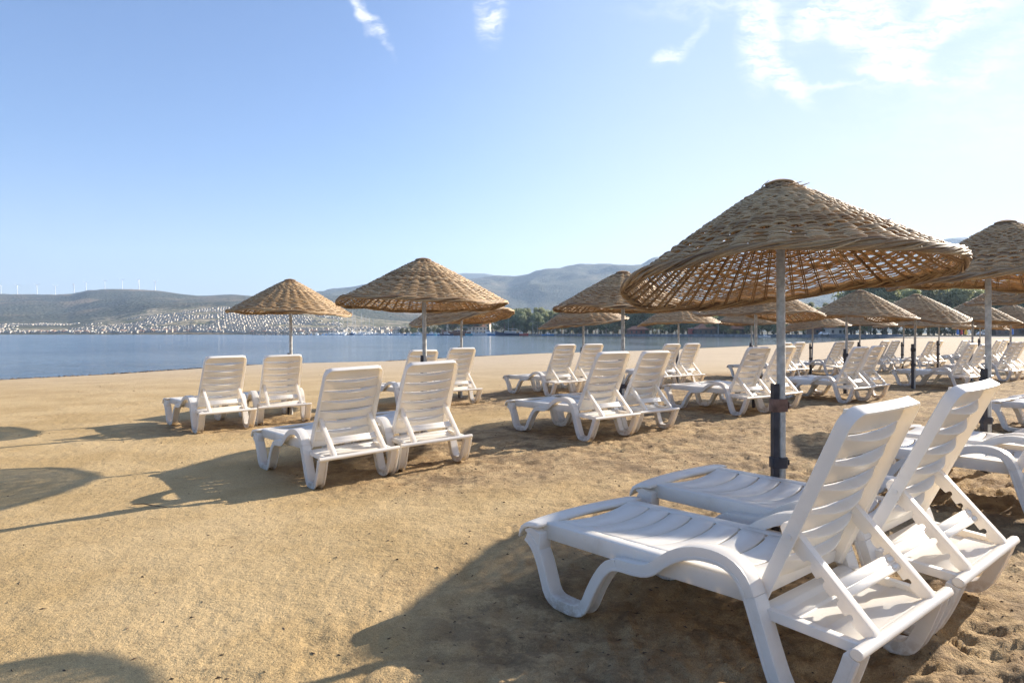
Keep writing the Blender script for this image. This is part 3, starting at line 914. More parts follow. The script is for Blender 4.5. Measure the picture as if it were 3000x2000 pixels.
    for k in range(K):
        st1 = s_hi - k * st; st0 = st1 - st
        gap = .0045
        A0 = .0 if k == 0 else 1.0
        vv = []; ff = []
        for j in range(NVb + 1):
            v = -wv_ + 2 * wv_ * j / NVb; q = max(0, 1 - (v / (wv_ * .96)) ** 2)
            bw = .015 * q
            sh = .036 * q * A0
            top_s = st1 - gap * A0 - .004 * q * A0
            rows = [(top_s + .001, .004 + bw), (top_s, .004 + bw + sh), (top_s - .004, .006 + bw + sh)]
            for t in (.25, .5, .75, .97):
                rows.append((top_s + (st0 + gap * .6 - top_s) * t, .007 + bw + sh * (1 - t)))
            rows_b = [(r_[0] - (.004 if i_ < 2 else 0), r_[1] - .0045) for i_, r_ in enumerate(rows[::-1])]
            rows_b = [(s_ - .001, n_) for s_, n_ in rows_b]
            allr = rows + rows_b
            vv += [BP(s_, n_, v) for s_, n_ in allr]
        m_ = len(allr)
        for j in range(NVb):
            for i in range(m_): ff.append((j * m_ + i, j * m_ + (i + 1) % m_, (j + 1) * m_ + (i + 1) % m_, (j + 1) * m_ + i))
        ff.append(tuple(range(m_))); ff.append(tuple(NVb * m_ + i for i in range(m_ - 1, -1, -1)))
        mb.add(vv, ff)
    # a rib behind the slats each side and bottom bar
    mb.prism([(0, 0)] * 0 or [(BP(.0, .0, 0)[0], BP(.0, .0, 0)[2]), (BP(.045, .0, 0)[0], BP(.045, .0, 0)[2]), (BP(.045, .012, 0)[0], BP(.045, .012, 0)[2]), (BP(.0, .022, 0)[0], BP(.0, .022, 0)[2])], -.238, .238)
    bk = link("backrest", mb.mesh("backrest", WP, True, .0, 1, 18), root)
    # hinge pins visible on the outer cheek
    s_p = .238
    for s in (1, -1):
        mb = MB()
        c = Vector(BP(s_p, .022, 0))
        y0 = s * (hw(s_p) - .001); y1 = s * (hw(s_p) + .0025)
        mb.prism([(c.x + .0095 * math.cos(t), c.z + .0095 * math.sin(t)) for t in [2 * PI * i / 12 for i in range(12)]], min(y0, y1), max(y0, y1))
        link("hinge_pin", mb.mesh("hinge_pin", WP, True, .0008, 1), bk)
    # ---- two notched props
    top_ = Vector((.262, .508)); bot = Vector((.018, .246)); d = (bot - top_); Lp = d.length; d.normalize()
    up = Vector((-d.y, d.x))
    if up.y < 0: up = -up
    # profile in (along, across): upper edge straight, lower edge with hooked notches
    prof = [(-.028, .010), (-.018, .020), (.0, .024), (Lp - .012, .024), (Lp + .006, .018), (Lp + .010, .0), (Lp - .004, -.012), (Lp - .03, -.018)]
    for kx in (.80, .63, .46, .30):
        b0 = Lp * kx
        prof += [(b0 + .022, -.020), (b0 + .012, -.017), (b0 + .008, -.004), (b0 - .002, -.001), (b0 - .008, -.006), (b0 - .010, -.022)]
    prof += [(.05, -.026), (.0, -.022), (-.024, -.010)]
    P2 = [tuple(top_ + d * s_ + up * n_) for s_, n_ in prof]
    for s in (1, -1):
        mb = MB(); y0, y1 = sorted((s * .196, s * .229))
        mb.prism(P2, y0, y1)
        link("back_prop", mb.mesh("back_prop", WP, True, .0035, 2, 25), root)
    # ---- flat cross bar caught in the notches
    mb = MB()
    c0 = top_ + d * (Lp * .60) - up * .004
    def cb(s_, n_): return tuple(c0 + d * s_ + up * n_)
    mb.prism([cb(-.030, .006), (cb(-.026, .011)), cb(.000, .010), cb(.003, .006), cb(.006, .010), cb(.026, .010), cb(.030, .004), cb(.028, -.006), cb(-.028, -.006)], -.1955, .1955)
    mb.prism([cb(-.020, .0085), cb(-.018, .0145), cb(-.004, .0145), cb(-.002, .0085)], -.190, -.150)
    mb.prism([cb(.008, .0085), cb(.010, .0145), cb(.022, .0145), cb(.024, .0085)], -.190, -.150)
    link("cross_bar", mb.mesh("cross_bar", WP, True, .0015, 1), root)
    return root


proto = build_lounger()
first = True
for key, (x, y, a, z0, tp, tr) in L.items():
    o = proto if first else copy_tree(proto)
    first = False
    c, s = math.cos(R(a)), math.sin(R(a))
    ux = Vector((c, s, tp)).normalized()
    vy = Vector((-s, c, tr)); vy = (vy - ux * vy.dot(ux)).normalized()
    wz = ux.cross(vy)
    o.matrix_world = Matrix(((ux.x, vy.x, wz.x, x), (ux.y, vy.y, wz.y, y), (ux.z, vy.z, wz.z, z0), (0, 0, 0, 1)))
    tag(o, LL[key], 'sun lounger', 'white plastic sun loungers set out in pairs')


# ------------------------------------------------------------------ wicker parasols
def wicker():
    m, nb, p, out = mat("wicker")
    tc = nb.n('ShaderNodeTexCoord'); ob = tc.outputs['Object']
    at_ = nb.n('ShaderNodeAttribute', attribute_name='tint').outputs['Fac']
    n1 = nb.noise(ob, 9.0, 4, 0.6).outputs[0]
    n2 = nb.noise(ob, 90.0, 3, 0.7).outputs[0]
    base = nb.ramp(at_, [(0.0, (0.130, 0.070, 0.032)), (0.25, (0.36, 0.22, 0.105)), (0.6, (0.60, 0.405, 0.205)), (1.0, (0.78, 0.58, 0.33))])
    c = nb.mix(nb.mr(n1, 0.35, 0.7, 0, 0.45), base, (0.25, 0.165, 0.095, 1))
    g = nb.mr(n2, 0.3, 0.7, 0.78, 1.15, smooth=False)
    c = nb.mix(1.0, c, nb.n('ShaderNodeCombineXYZ', i_0=g, i_1=g, i_2=g).outputs[0], 'MULTIPLY')
    nb.set(p.inputs['Base Color'], c)
    p.inputs['Roughness'].default_value = 0.58
    tr = nb.n('ShaderNodeBsdfTranslucent'); tr.inputs[0].default_value = (0.75, 0.42, 0.15, 1)
    mx = nb.n('ShaderNodeMixShader'); mx.inputs[0].default_value = 0.16
    nb.t.links.new(p.outputs[0], mx.inputs[1]); nb.t.links.new(tr.outputs[0], mx.inputs[2]); nb.t.links.new(mx.outputs[0], out.inputs[0])
    return m


WK = wicker()
GALV = simple("galvanised_steel", (.44, .43, .40), .50, .22, 30, .35, .2)
DARKST = simple("dark_painted_steel", (.045, .042, .048), .6, .4, 12, .3)
RUST = simple("rusty_brown_paint", (.16, .09, .065), .75, .4, 20)
RC = 0.92


def canopy_height(r):
    """drop below the top, r from 0 to 1"""
    return 0.535 * (np.sqrt(np.asarray(r) ** 2 + .011) - .105)


class Tubes:
    def __init__(s): s.V = []; s.F = []; s.T = []; s.n = 0
    def add(s, P, rad, n, tint, flat=1.0, closed=False, N=None):
        """P: (m,3) points; rad scalar or (m,) radii; N: (m,3) outward normals"""
        P = np.asarray(P, float); m = len(P)
        if closed: T = np.roll(P, -1, 0) - np.roll(P, 1, 0)
        else:
            T = np.empty_like(P); T[1:-1] = P[2:] - P[:-2]; T[0] = P[1] - P[0]; T[-1] = P[-1] - P[-2]
        T /= np.maximum(np.linalg.norm(T, axis=1, keepdims=True), 1e-9)
        if N is None: N = np.tile(np.array([0.0, 0, 1]), (m, 1))
        Bn = np.cross(T, N); Bn /= np.maximum(np.linalg.norm(Bn, axis=1, keepdims=True), 1e-9)
        Nn = np.cross(Bn, T)
        rad = np.broadcast_to(np.asarray(rad, float), (m,))
        th = np.arange(n) * 2 * PI / n + PI / n
        V_ = P[:, None, :] + rad[:, None, None] * (np.cos(th)[None, :, None] * Bn[:, None, :] + flat * np.sin(th)[None, :, None] * Nn[:, None, :])
        idx = np.arange(m * n).reshape(m, n)
        a = idx if closed else idx[:-1]; c = np.roll(idx, -1, 0) if closed else idx[1:]
        Fq = np.stack([a, np.roll(a, -1, 1), np.roll(c, -1, 1), c], -1).reshape(-1, 4) + s.n
        s.V.append(V_.reshape(-1, 3)); s.F.append(Fq); s.T.append(np.full(m * n, tint)); s.n += m * n
    def mesh(s, name, m):
        V_ = np.concatenate(s.V); Fq = np.concatenate(s.F); T = np.concatenate(s.T)
        me = bpy.data.meshes.new(name)
        me.vertices.add(len(V_)); me.vertices.foreach_set('co', V_.ravel())
        me.loops.add(Fq.size); me.loops.foreach_set('vertex_index', Fq.ravel().astype(np.int32))
        me.polygons.add(len(Fq)); me.polygons.foreach_set('loop_start', np.arange(0, Fq.size, 4, dtype=np.int32))
        me.polygons.foreach_set('loop_total', np.full(len(Fq), 4, np.int32))
        me.update(calc_edges=True)
        me.polygons.foreach_set('use_smooth', np.ones(len(Fq), bool))
        a = me.attributes.new('tint', 'FLOAT', 'POINT'); a.data.foreach_set('value', T)
        me.materials.append(m)
        return me


def canopy_mesh(seed, tx, ty, sad, sph, q):
    """woven canopy and its rim, in local coordinates with the top at z=0. q: detail 0..2"""
    g = np.random.RandomState(seed)
    ph = g.uniform(0, 2 * PI, 6); am = g.uniform(.3, 1, 6)
    def warp(th, r):
        w = tx * np.cos(th) + ty * np.sin(th) + sad * np.cos(2 * (th - R(sph)))
        w = w + .012 * am[0] * np.cos(3 * th + ph[0]) + .008 * am[1] * np.cos(5 * th + ph[1]) + .005 * np.cos(9 * th + ph[2])
        return w * r ** 1.6
    def rr(th, r):
        return r * RC * (1 + (.018 * am[2] * np.cos(2 * th + ph[3]) + .012 * am[3] * np.cos(5 * th + ph[4])) * r)
    def surf(th, r, off=0.0):
        R_ = rr(th, r); z = -canopy_height(r) + warp(th, r)
        nx = 0.46; nl = 1 / math.sqrt(1 + nx * nx)
        n = np.stack([nx * nl * np.cos(th), nx * nl * np.sin(th), np.full(np.shape(th), nl)], -1)
        P = np.stack([R_ * np.cos(th), R_ * np.sin(th), z * np.ones(np.shape(th))], -1)
        return P + n * np.asarray(off)[..., None], n
    NW = (26, 28, 29)[q]                       # waves round the rim; ribs = 2 * NW
    rows = (56, 80, 98)[q]
    per = (4, 5, 8)[q]
    sides = (4, 4, 6)[q]
    A = (.0115, .0092, .0070)[q]
    tb = Tubes()
    r0 = .075
    flip = 0.0
    for i in range(rows):
        r = r0 + (0.985 - r0) * ((i + .5) / rows)
        if q == 2 and g.rand() < .10: flip = g.uniform(-1, 1) * .6
        strands = 1
        pitch = (0.985 - r0) / rows
        nseg = NW * per
        nw = NW if r > .30 else NW // 2
        for k in range(strands):
            th = np.arange(nseg) * 2 * PI / nseg
            wob = (.22 * pitch) * np.cos(th * g.randint(2, 6) + g.uniform(0, 6.28)) + (.15 * pitch) * np.cos(th * g.randint(7, 14) + g.uniform(0, 6.28))
            rk = r + (k - (strands - 1) / 2) * pitch * .50 + wob
            # in front of every second rib: rows mostly agree so the ribs show as ridges
            opp = -.8 if (g.rand() < (.14, .26, .42)[q]) else 1.0
            w = np.cos(nw * th + flip + g.normal() * .16)
            off = A * (opp * np.sign(w) * np.abs(w) ** .7 + .10) * min(1, .30 + r) + g.normal() * .0018
            gap = g.uniform(.80, 1.0)
            rad = RC * pitch * (1.36, 1.30, 1.16)[q] * (.50 if strands == 1 else .31) * gap * (1 + .12 * np.cos(th * 7 + g.uniform(0, 6)))
                # let the outer rows stay a little open
            rad = rad * (1 - .14 * float(sst(.55, .9, np.array(r))))
            P, N = surf(th, rk, off)
            tb.add(P, rad, sides, float(np.clip(.60 + g.normal() * .20 - (.35 if r < .15 else 0), 0, 1)), flat=(.8, .9, .95)[q], closed=True, N=N)
    # ribs
    nr = 2 * NW
    for j in range(nr):
        th0 = (j + .0) * PI / NW
        rs = np.linspace(.05 if j % 2 == 0 else .28, .99, (8, 12, 20)[q])
        th = np.full(len(rs), th0) + (g.normal() * .010) * np.linspace(0, 1, len(rs))
        for kk in ((0,) if q == 0 else (-1, 1)):
            P, N = surf(th + kk * .007 / np.maximum(rs, .12), rs, np.full(len(rs), -.012 if j % 2 else -.004))
            tb.add(P, .0052 if q else .008, 4 if q < 2 else 5, float(np.clip(.35 + g.normal() * .15, 0, 1)), N=N)
    # cap of coiled strands over the very top
    for k in range(7):
        r = .015 + .011 * k
        th = np.arange(40) * 2 * PI / 40
        P, N = surf(th, r + .003 * np.cos(th * 2 + k), .012 + 0 * th)
        tb.add(P, .0075, 4, float(g.uniform(.1, .45)), closed=True, N=N)
    if q == 2 or seed % 3 == 0:                # a few loose stray ends
        for k in range(14 if q == 2 else 6):
            th0 = g.uniform(0, 2 * PI); r = g.uniform(.1, .98); ln = g.uniform(.04, .11)
            th = th0 + np.linspace(0, ln / (r * RC + .05), 5)
            P, N = surf(th, np.full(5, r), .012 + np.linspace(0, 1, 5) ** 1.5 * g.uniform(.006, .03))
            tb.add(P, np.linspace(.004, .0015, 5), 4, float(g.uniform(.2, .9)), N=N)
    can = tb.mesh("canopy", WK)
    # plaited rim: strands winding round the edge
    tr_ = Tubes()
    ns = (6, 10, 24)[q]; turns = 8; mr_ = (.0125, .0130, .0150)[q]; nseg = (144, 288, 640)[q]
    for k in range(ns):
        th = np.arange(nseg) * 2 * PI / nseg
        a = turns * th + 2 * PI * k / ns + .5 * np.cos(3 * th + k * 1.7) + .3 * np.cos(8 * th + k * 2.9)
        P, N = surf(th, np.full(nseg, 1.0), np.zeros(nseg))
        radial = np.stack([np.cos(th), np.sin(th), np.full(nseg, -.35)], -1)
        mm = mr_ * (1 + .22 * np.cos(4 * th + ph[5]) + .22 * np.cos(6 * th + k * 2.1)) * (1.0 if k % 3 else .6)
        P = P + radial * (np.cos(a) * mm)[:, None] + np.array([0, 0, 1.0]) * (np.sin(a) * mm * 1.15)[:, None]
        tr_.add(P, (.0110, .0078, .0044)[q], 4 if q < 2 else 6, float(np.clip(.40 + g.normal() * .20, 0, 1)), closed=True, N=N)
    rim = tr_.mesh("rim", WK)
    return can, rim


def build_parasol(name, pxc, Y, pxp, top, tx, ty, sad, sph, sc, label, k):
    Xc = at(pxc, Y); Xp = at(pxp, Y)
    g0 = float(ground_h(np.array([Xp]), np.array([Y]))[0][0])
    root = empty("wicker_parasol", (Xp, Y, g0))
    q = 2 if Y < 4 else (1 if Y < 10.5 else 0)
    can, rim = canopy_mesh(100 + k * 3 + (0 if Y > 4 else 1), tx, ty, sad, sph, q)
    zt = top - g0
    co = link("canopy", can, root); co.location = (Xc - Xp, 0, zt); co.scale = (sc, sc, 1.07 if k == 0 else 1)
    ro = link("rim", rim, co)
    # pole, leaning slightly from its foot to the top of the canopy
    mb = MB(); n = 14
    lean = (Xc - Xp) * .9 if abs(Xc - Xp) < .12 else 0.0
    ztop = zt - float(canopy_height(abs(Xc - Xp - lean) / RC)) - .015
    mb.tube([(0, 0, -.15), (lean * .5, 0, ztop * .5), (lean, 0, ztop)], .0225, n)
    link("pole", mb.mesh("pole", GALV, True), root)
    # dark angle-iron stake the pole is clamped to
    hs = .96 - g0 + rnd.uniform(-.06, .04)
    mb = MB()
    mb.box(-.052, -.0235, -.028, -.023, -.2, hs); mb.box(-.052, -.047, -.023, .020, -.2, hs)
    mb.box(-.0515, -.0240, -.0235, -.0225, -.2, hs - .002)
    st = link("stake", mb.mesh("stake", DARKST, False, .001, 1), root)
    for zc, hh, mt in ((hs - .115, .034, RUST if k == 0 else DARKST), (hs - .42, .028, DARKST)):
        mb = MB()
        w = .031
        mb.prism([(w * math.cos(t), w * math.sin(t)) for t in [PI * (-.5 + i / 10) for i in range(11)]] + [(-.056, .029), (-.058, .024), (-.058, -.030), (-.054, -.033)], zc - hh, zc + hh, ax=2)
        mb.box(.030, .040, -.008, .008, zc - hh * .5, zc + hh * .5)
        link("clamp", mb.mesh("clamp", [mt], True, .0015, 1), st)
    tag(root, label, 'parasol', 'woven wicker parasols on steel poles')


for k, pz in enumerate(PAR):
    build_parasol(*pz, k)
#@@REST@@


# ------------------------------------------------------------------ far things
def front_y(px):
    """depth of the bay's far waterline along a photo column"""
    ps = [((x / y) * F + 1500, y) for x, y in FRONT]
    return float(np.interp(px, [p[0] for p in ps], [p[1] for p in ps]))


WHITE = simple("white_render", (.50, .46, .40), .8, .06, .4)
CREAM = simple("cream_render", (.62, .53, .42), .8, .08, .4)
TILE = simple("terracotta", (.42, .19, .11), .8, .15, 1)
DKGL = simple("dark_window", (.04, .05, .06), .25, .1, 1)


def house_mesh(v):
    mb = MB(); g = random.Random(v)
    dims = [(6.0, 5.5, 3.2), (5.2, 5.0, 5.0), (7.5, 5.0, 3.4), (4.6, 4.6, 4.8), (6.2, 5.0, 5.2)][v]
    w, d, h = dims
    mb.box(-w / 2, w / 2, -d / 2, d / 2, -3, h, 0)
    mb.box(-w / 2 - .08, w / 2 + .08, -d / 2 - .08, d / 2 + .08, h, h + .22, 0)
    if v in (0, 2):
        mb.box(-w / 2 + .6, w * .05, -d / 2 + .8, d / 2 - .4, h + .22, h + 2.7, 0)
    if v in (3,):
        mb.add([(-w / 2 - .3, -d / 2 - .3, h + .22), (w / 2 + .3, -d / 2 - .3, h + .22), (w / 2 + .3, d / 2 + .3, h + .22), (-w / 2 - .3, d / 2 + .3, h + .22), (-w / 4, 0, h + 1.6), (w / 4, 0, h + 1.6)],
               [(0, 1, 5, 4), (1, 2, 5), (2, 3, 4, 5), (3, 0, 4)], 1)
    nf = 2 if h > 4 else 1
    for fl in range(nf):
        z0 = .9 + fl * 2.5
        k = 3 if w > 6 else 2
        for i in range(k):
            x = -w / 2 + w * (i + .5) / k
            mb.box(x - .5, x + .5, -d / 2 - .03, -d / 2 + .1, z0, z0 + 1.25, 2)
        mb.box(w / 2 - .1, w / 2 + .03, -.5, .5, z0, z0 + 1.2, 2)
    if nf == 2: mb.box(-w / 2 + .3, w / 2 - .3, -d / 2 - 1.1, -d / 2 - .03, 2.75, 2.95, 0)
    return mb.mesh("house", [WHITE if v != 3 else CREAM, TILE, DKGL])


HMESH = [house_mesh(i) for i in range(5)]
g = random.Random(3)
cand = []
Yr = 815.0; row = 0
while Yr < 1500:
    px = -40.0
    while px < 1440:
        p = px + g.uniform(-1.6, 1.6) + (row % 2) * 4; Y = Yr + g.uniform(-2, 2) + 6 * math.sin(px / 70.0)
        st = interp(p, SETTLE); fy = front_y(p)
        x = at(p, Y)
        dens = float(fbm(np.array(x / 95.0), np.array(Y / 85.0), 91, 2))
        upper = max(0.0, (Y - 815) / 560.0)
        zc = hzn(x, Y)
        lim = 0.27 + 0.34 * upper ** 1.2
        if p < 300: lim += 3 * max(0, upper - .62 - .2 * vnoise(np.array(p / 40.0), np.array(1.0)))
        if 300 <= p < 430: lim += 1.2 * max(0, upper - .45)
        if p > 1000: lim += 0.35 * max(0, upper - .12) * 3
        if dens > lim and Y > fy + 12 and Y < 1440:
            cand.append((p, Y, x, zc, dens - lim))
        px += 9.0 * (900 / Yr) ** .4
    Yr += 17; row += 1
g.shuffle(cand)
cand.sort(key=lambda c: c[1])
near = cand[:300]
rest_ = cand[300:]
print("houses", len(cand))
HL = {0: 'small white house with a roof room, on the far hillside across the bay', 1: 'small white two storey box house on the far hillside across the bay',
      2: 'low wide white house on the far hillside across the bay', 3: 'small cream house with a tiled roof on the far hillside across the bay',
      4: 'white two storey house with a balcony on the far hillside across the bay'}
for i, (p, Y, x, zc, dd) in enumerate(near):
    v = g.choice([0, 1, 1, 2, 3, 4])
    o = link("hillside_house", HMESH[v]); sc = g.uniform(.50, .78)
    o.location = (x, Y, zc + .2); o.rotation_euler = (0, 0, g.choice([0, .2, -.2]) + g.uniform(-.06, .06)); o.scale = (sc * 1.2, sc, sc * .66)
    tag(o, HL[v], 'house', 'white houses on the far hillside')
if rest_:
    mb = MB()
    for (p, Y, x, zc, dd) in rest_:
        a = g.uniform(-.4, .4); ca, sa = math.cos(a), math.sin(a); w = g.uniform(1.4, 2.3); h = g.uniform(1.3, 2.1)
        q = [(x + (u * ca - v * sa) * w, Y + (u * sa + v * ca) * w) for u, v in ((-1, -.8), (1, -.8), (1, .8), (-1, .8))]
        mb.add([(a_, b_, zc - 3) for a_, b_ in q] + [(a_, b_, zc + h) for a_, b_ in q], [(4, 5, 6, 7), (0, 1, 5, 4), (1, 2, 6, 5), (2, 3, 7, 6), (3, 0, 4, 7)], 0 if g.random() < .7 else 1)
        e = .015
        c0, c1 = q[0], q[1]
        for t0, t1 in ((.2, .34), (.62, .78)):
            A_ = (c0[0] + (c1[0] - c0[0]) * t0, c0[1] + (c1[1] - c0[1]) * t0 - .05); B_ = (c0[0] + (c1[0] - c0[0]) * t1, c0[1] + (c1[1] - c0[1]) * t1 - .05)
            mb.add([(A_[0], A_[1], zc + 1), (B_[0], B_[1], zc + 1), (B_[0], B_[1], zc + 1.7), (A_[0], A_[1], zc + 1.7)], [(0, 1, 2, 3)], 2)
    tag(link("upper_houses", mb.mesh("upper_houses", [WHITE, CREAM, DKGL])), 'dense mass of small white and cream houses higher up the far slope', 'houses', None, 'stuff')

# wind turbines on the ridge
TW = simple("turbine_white", (.75, .76, .78), .5, .03, 1)


def build_turbine():
    root = empty("wind_turbine")
    mb = MB(); mb.tube([(0, 0, -6), (0, 0, 12), (0, 0, 34)], [1.5, 1.3, .8], 10); link("tower", mb.mesh("tower", TW, True), root)
    mb = MB(); mb.box(-1.0, 1.0, -2.6, 2.4, 33.6, 35.6); nac = link("nacelle", mb.mesh("nacelle", TW, False, .3, 2), root)
    mb = MB(); mb.tube([(0, -3.6, 34.6), (0, -3.2, 34.6), (0, -2.6, 34.6)], [.25, .8, 1.0], 10); link("hub", mb.mesh("hub", TW, True), root)
    for k in range(3):
        mb = MB(); a = 2 * PI * k / 3 + .5
        c, s = math.cos(a), math.sin(a)
        P = [(c * r_, -3.1, 34.6 + s * r_) for r_ in (.6, 3, 8, 14.5)]
        mb.tube(P, [.45, .85, .6, .18], 6); link("blade", mb.mesh("blade", TW, True), root)
    return root


tur = None
TUP = [(3, 'half out of the left edge of the picture'), (51, 'second from the left edge, standing alone'), (108, 'third from the left on the low ridge'), (162, 'fourth from the left in the dip of the ridge'),
       (217, 'fifth from the left where the ridge begins to rise'), (252, 'sixth from the left halfway up the rise'), (307, 'at the left end of the ridge top'), (358, 'second on the ridge top'),
       (407, 'third on the ridge top'), (455, 'last one, furthest right on the ridge')]
for i, (px, lab) in enumerate(TUP):
    if tur is None: tur = build_turbine(); o = tur
    else: o = copy_tree(tur)
    Y = 2795.0; x = at(px, Y)
    o.location = (x, Y, hzn(x, Y)); o.rotation_euler = (0, 0, g.uniform(-.9, .9)); sc = g.uniform(.95, 1.15); o.scale = (sc, sc, sc)
    tag(o, 'white wind turbine ' + lab, 'wind turbine', 'wind turbines along the far ridge')


# ------------------------------------------------------------------ trees
def leaf_material(name, c0, c1, c2):
    m, nb, p, out = mat(name)
    tc = nb.n('ShaderNodeTexCoord'); ob = tc.outputs['Object']
    oi = nb.n('ShaderNodeObjectInfo').outputs['Random']
    n1 = nb.noise(ob, .55, 4, .65).outputs[0]; n2 = nb.noise(ob, 4.0, 2, .7).outputs[0]
    c = nb.mix(nb.mr(n1, .35, .65), c0 + (1,), c1 + (1,))
    c = nb.mix(nb.mr(n2, .45, .75, 0, .7), c, c2 + (1,))
    hs = nb.n('ShaderNodeHueSaturation'); nb.set(hs.inputs['Color'], c); nb.set(hs.inputs['Value'], nb.mr(oi, 0, 1, .75, 1.3, smooth=False)); nb.set(hs.inputs['Hue'], nb.mr(oi, 0, 1, .485, .512, smooth=False))
    nb.set(p.inputs['Base Color'], hs.outputs[0]); p.inputs['Roughness'].default_value = .65
    tr = nb.n('ShaderNodeBsdfTranslucent'); nb.set(tr.inputs[0], hs.outputs[0])
    mx = nb.n('ShaderNodeMixShader'); mx.inputs[0].default_value = .40
    nb.t.links.new(p.outputs[0], mx.inputs[1]); nb.t.links.new(tr.outputs[0], mx.inputs[2]); nb.t.links.new(mx.outputs[0], out.inputs[0])
    return m


LEAF_E = leaf_material("eucalyptus_leaves", (.22, .245, .12), (.34, .35, .17), (.46, .42, .22))
LEAF_D = leaf_material("pine_needles", (.14, .18, .09), (.23, .26, .13), (.33, .33, .16))
LEAF_B = leaf_material("shrub_leaves", (.055, .080, .030), (.11, .120, .045), (.17, .16, .06))
BARK = simple("bark", (.30, .25, .20), .9, .35, 3)


def make_tree(seed, H, kind):
    g = random.Random(seed); npr = np.random.RandomState(seed)
    mb = MB(); clumps = []
    if kind == 'euc':
        tr_h = H * g.uniform(.30, .42)
        lean = Vector((g.uniform(-.06, .06), g.uniform(-.06, .06), 1)) * H
        pts = [Vector((0, 0, -.4))] + [lean * t + Vector((g.uniform(-.25, .25), g.uniform(-.25, .25), 0)) for t in (.18, .36, .55, .75, .92)]
        r0 = H * .020
        mb.tube(pts, [r0 * 1.25, r0, r0 * .85, r0 * .6, r0 * .35, r0 * .12], 8)
        for k in range(15):
            t = g.uniform(.16, .90); base = lean * t; a = g.uniform(0, 2 * PI)
            ln = H * g.uniform(.13, .30) * (1.15 - t * .6)
            tip = base + Vector((math.cos(a) * ln * .75, math.sin(a) * ln * .75, ln * g.uniform(.35, .9)))
            mid = base.lerp(tip, .5) + Vector((0, 0, -ln * .06))
            mb.tube([base, mid, tip], [r0 * .42 * (1.1 - t), r0 * .28 * (1.1 - t), r0 * .08], 5)
            clumps += [(tip, H * g.uniform(.10, .17)), (mid.lerp(tip, .4) + Vector((g.uniform(-1, 1), g.uniform(-1, 1), g.uniform(-.6, .3))) * H * .05, H * g.uniform(.09, .14))]
        clumps += [(lean * .93, H * .10), (lean * .80, H * .14)]
        nl, ls = 190, H * .026
    elif kind == 'pine':
        lean = Vector((g.uniform(-.05, .05), 0, 1)) * H; r0 = H * .026
        mb.tube([Vector((0, 0, -.4)), lean * .4, lean * .8], [r0, r0 * .7, r0 * .3], 8)
        for k in range(15):
            t = g.uniform(.20, .95); a = g.uniform(0, 2 * PI); ln = H * g.uniform(.16, .36) * (1.2 - t * .7)
            base = lean * t; tip = base + Vector((math.cos(a) * ln, math.sin(a) * ln, ln * g.uniform(.05, .4)))
            mb.tube([base, tip], [r0 * .25, r0 * .08], 5)
            clumps += [(tip, H * g.uniform(.12, .19)), (base.lerp(tip, .5), H * g.uniform(.11, .17))]
        clumps += [(lean * .95, H * .12)]
        nl, ls = 190, H * .030
    elif kind == 'cypress':
        mb.tube([Vector((0, 0, -.4)), Vector((0, 0, H * .9))], [H * .02, H * .006], 7)
        for k in range(16):
            t = .06 + .9 * k / 15; w = H * .085 * math.sin(PI * min(1, t * .85 + .13)) ** .7
            clumps.append((Vector((g.uniform(-.3, .3) * w, g.uniform(-.3, .3) * w, H * t)), max(w, H * .02)))
        nl, ls = 110, H * .013
    else:
        for k in range(5):
            a = g.uniform(0, 2 * PI)
            tip = Vector((math.cos(a) * H * .4, math.sin(a) * H * .4, H * g.uniform(.45, .75)))
            mb.tube([Vector((0, 0, -.3)), tip * .5 + Vector((0, 0, H * .06)), tip], [H * .03, H * .02, H * .008], 5)
            clumps += [(tip, H * g.uniform(.2, .3)), (tip * .65, H * g.uniform(.2, .3))]
        clumps.append((Vector((0, 0, H * .75)), H * .25))
        nl, ls = 130, H * .040
    V_ = []; Fc = []
    for c, r in clumps:
        n = nl
        d = npr.normal(size=(n, 3)); d /= np.linalg.norm(d, axis=1, keepdims=True)
        rr_ = r * npr.uniform(.15, 1.05, n) ** .6
        P = np.array(c)[None] + d * rr_[:, None] * np.array([1.1, 1.1, .85 if kind != 'cypress' else 1.3])
        ax = npr.normal(size=(n, 3)); ax /= np.linalg.norm(ax, axis=1, keepdims=True)
        b2 = np.cross(ax, d); b2 /= np.maximum(np.linalg.norm(b2, axis=1, keepdims=True), 1e-6)
        s1 = ls * npr.uniform(.6, 1.4, n)[:, None]
        q = np.stack([P - ax * s1, P + b2 * s1 * .5, P + ax * s1, P - b2 * s1 * .5], 1)
        k0 = len(V_) * 4
        V_ += list(q)
    Vn = np.concatenate(V_) if False else np.array(V_).reshape(-1, 3)
    nF = len(Vn) // 4
    me = bpy.data.meshes.new("crown")
    me.vertices.add(len(Vn)); me.vertices.foreach_set('co', Vn.ravel())
    me.loops.add(len(Vn)); me.loops.foreach_set('vertex_index', np.arange(len(Vn), dtype=np.int32))
    me.polygons.add(nF); me.polygons.foreach_set('loop_start', np.arange(0, len(Vn), 4, dtype=np.int32)); me.polygons.foreach_set('loop_total', np.full(nF, 4, np.int32))
    me.update(calc_edges=True)
    me.materials.append({'euc': LEAF_E, 'pine': LEAF_D, 'cypress': LEAF_D, 'shrub': LEAF_B}[kind])
    root = empty({'euc': 'eucalyptus_tree', 'pine': 'pine_tree', 'cypress': 'cypress_tree', 'shrub': 'shrub'}[kind])
    link("crown", me, root)
    link("trunk" if kind != 'shrub' else "stem", mb.mesh("trunk", BARK, True), root)
    return root


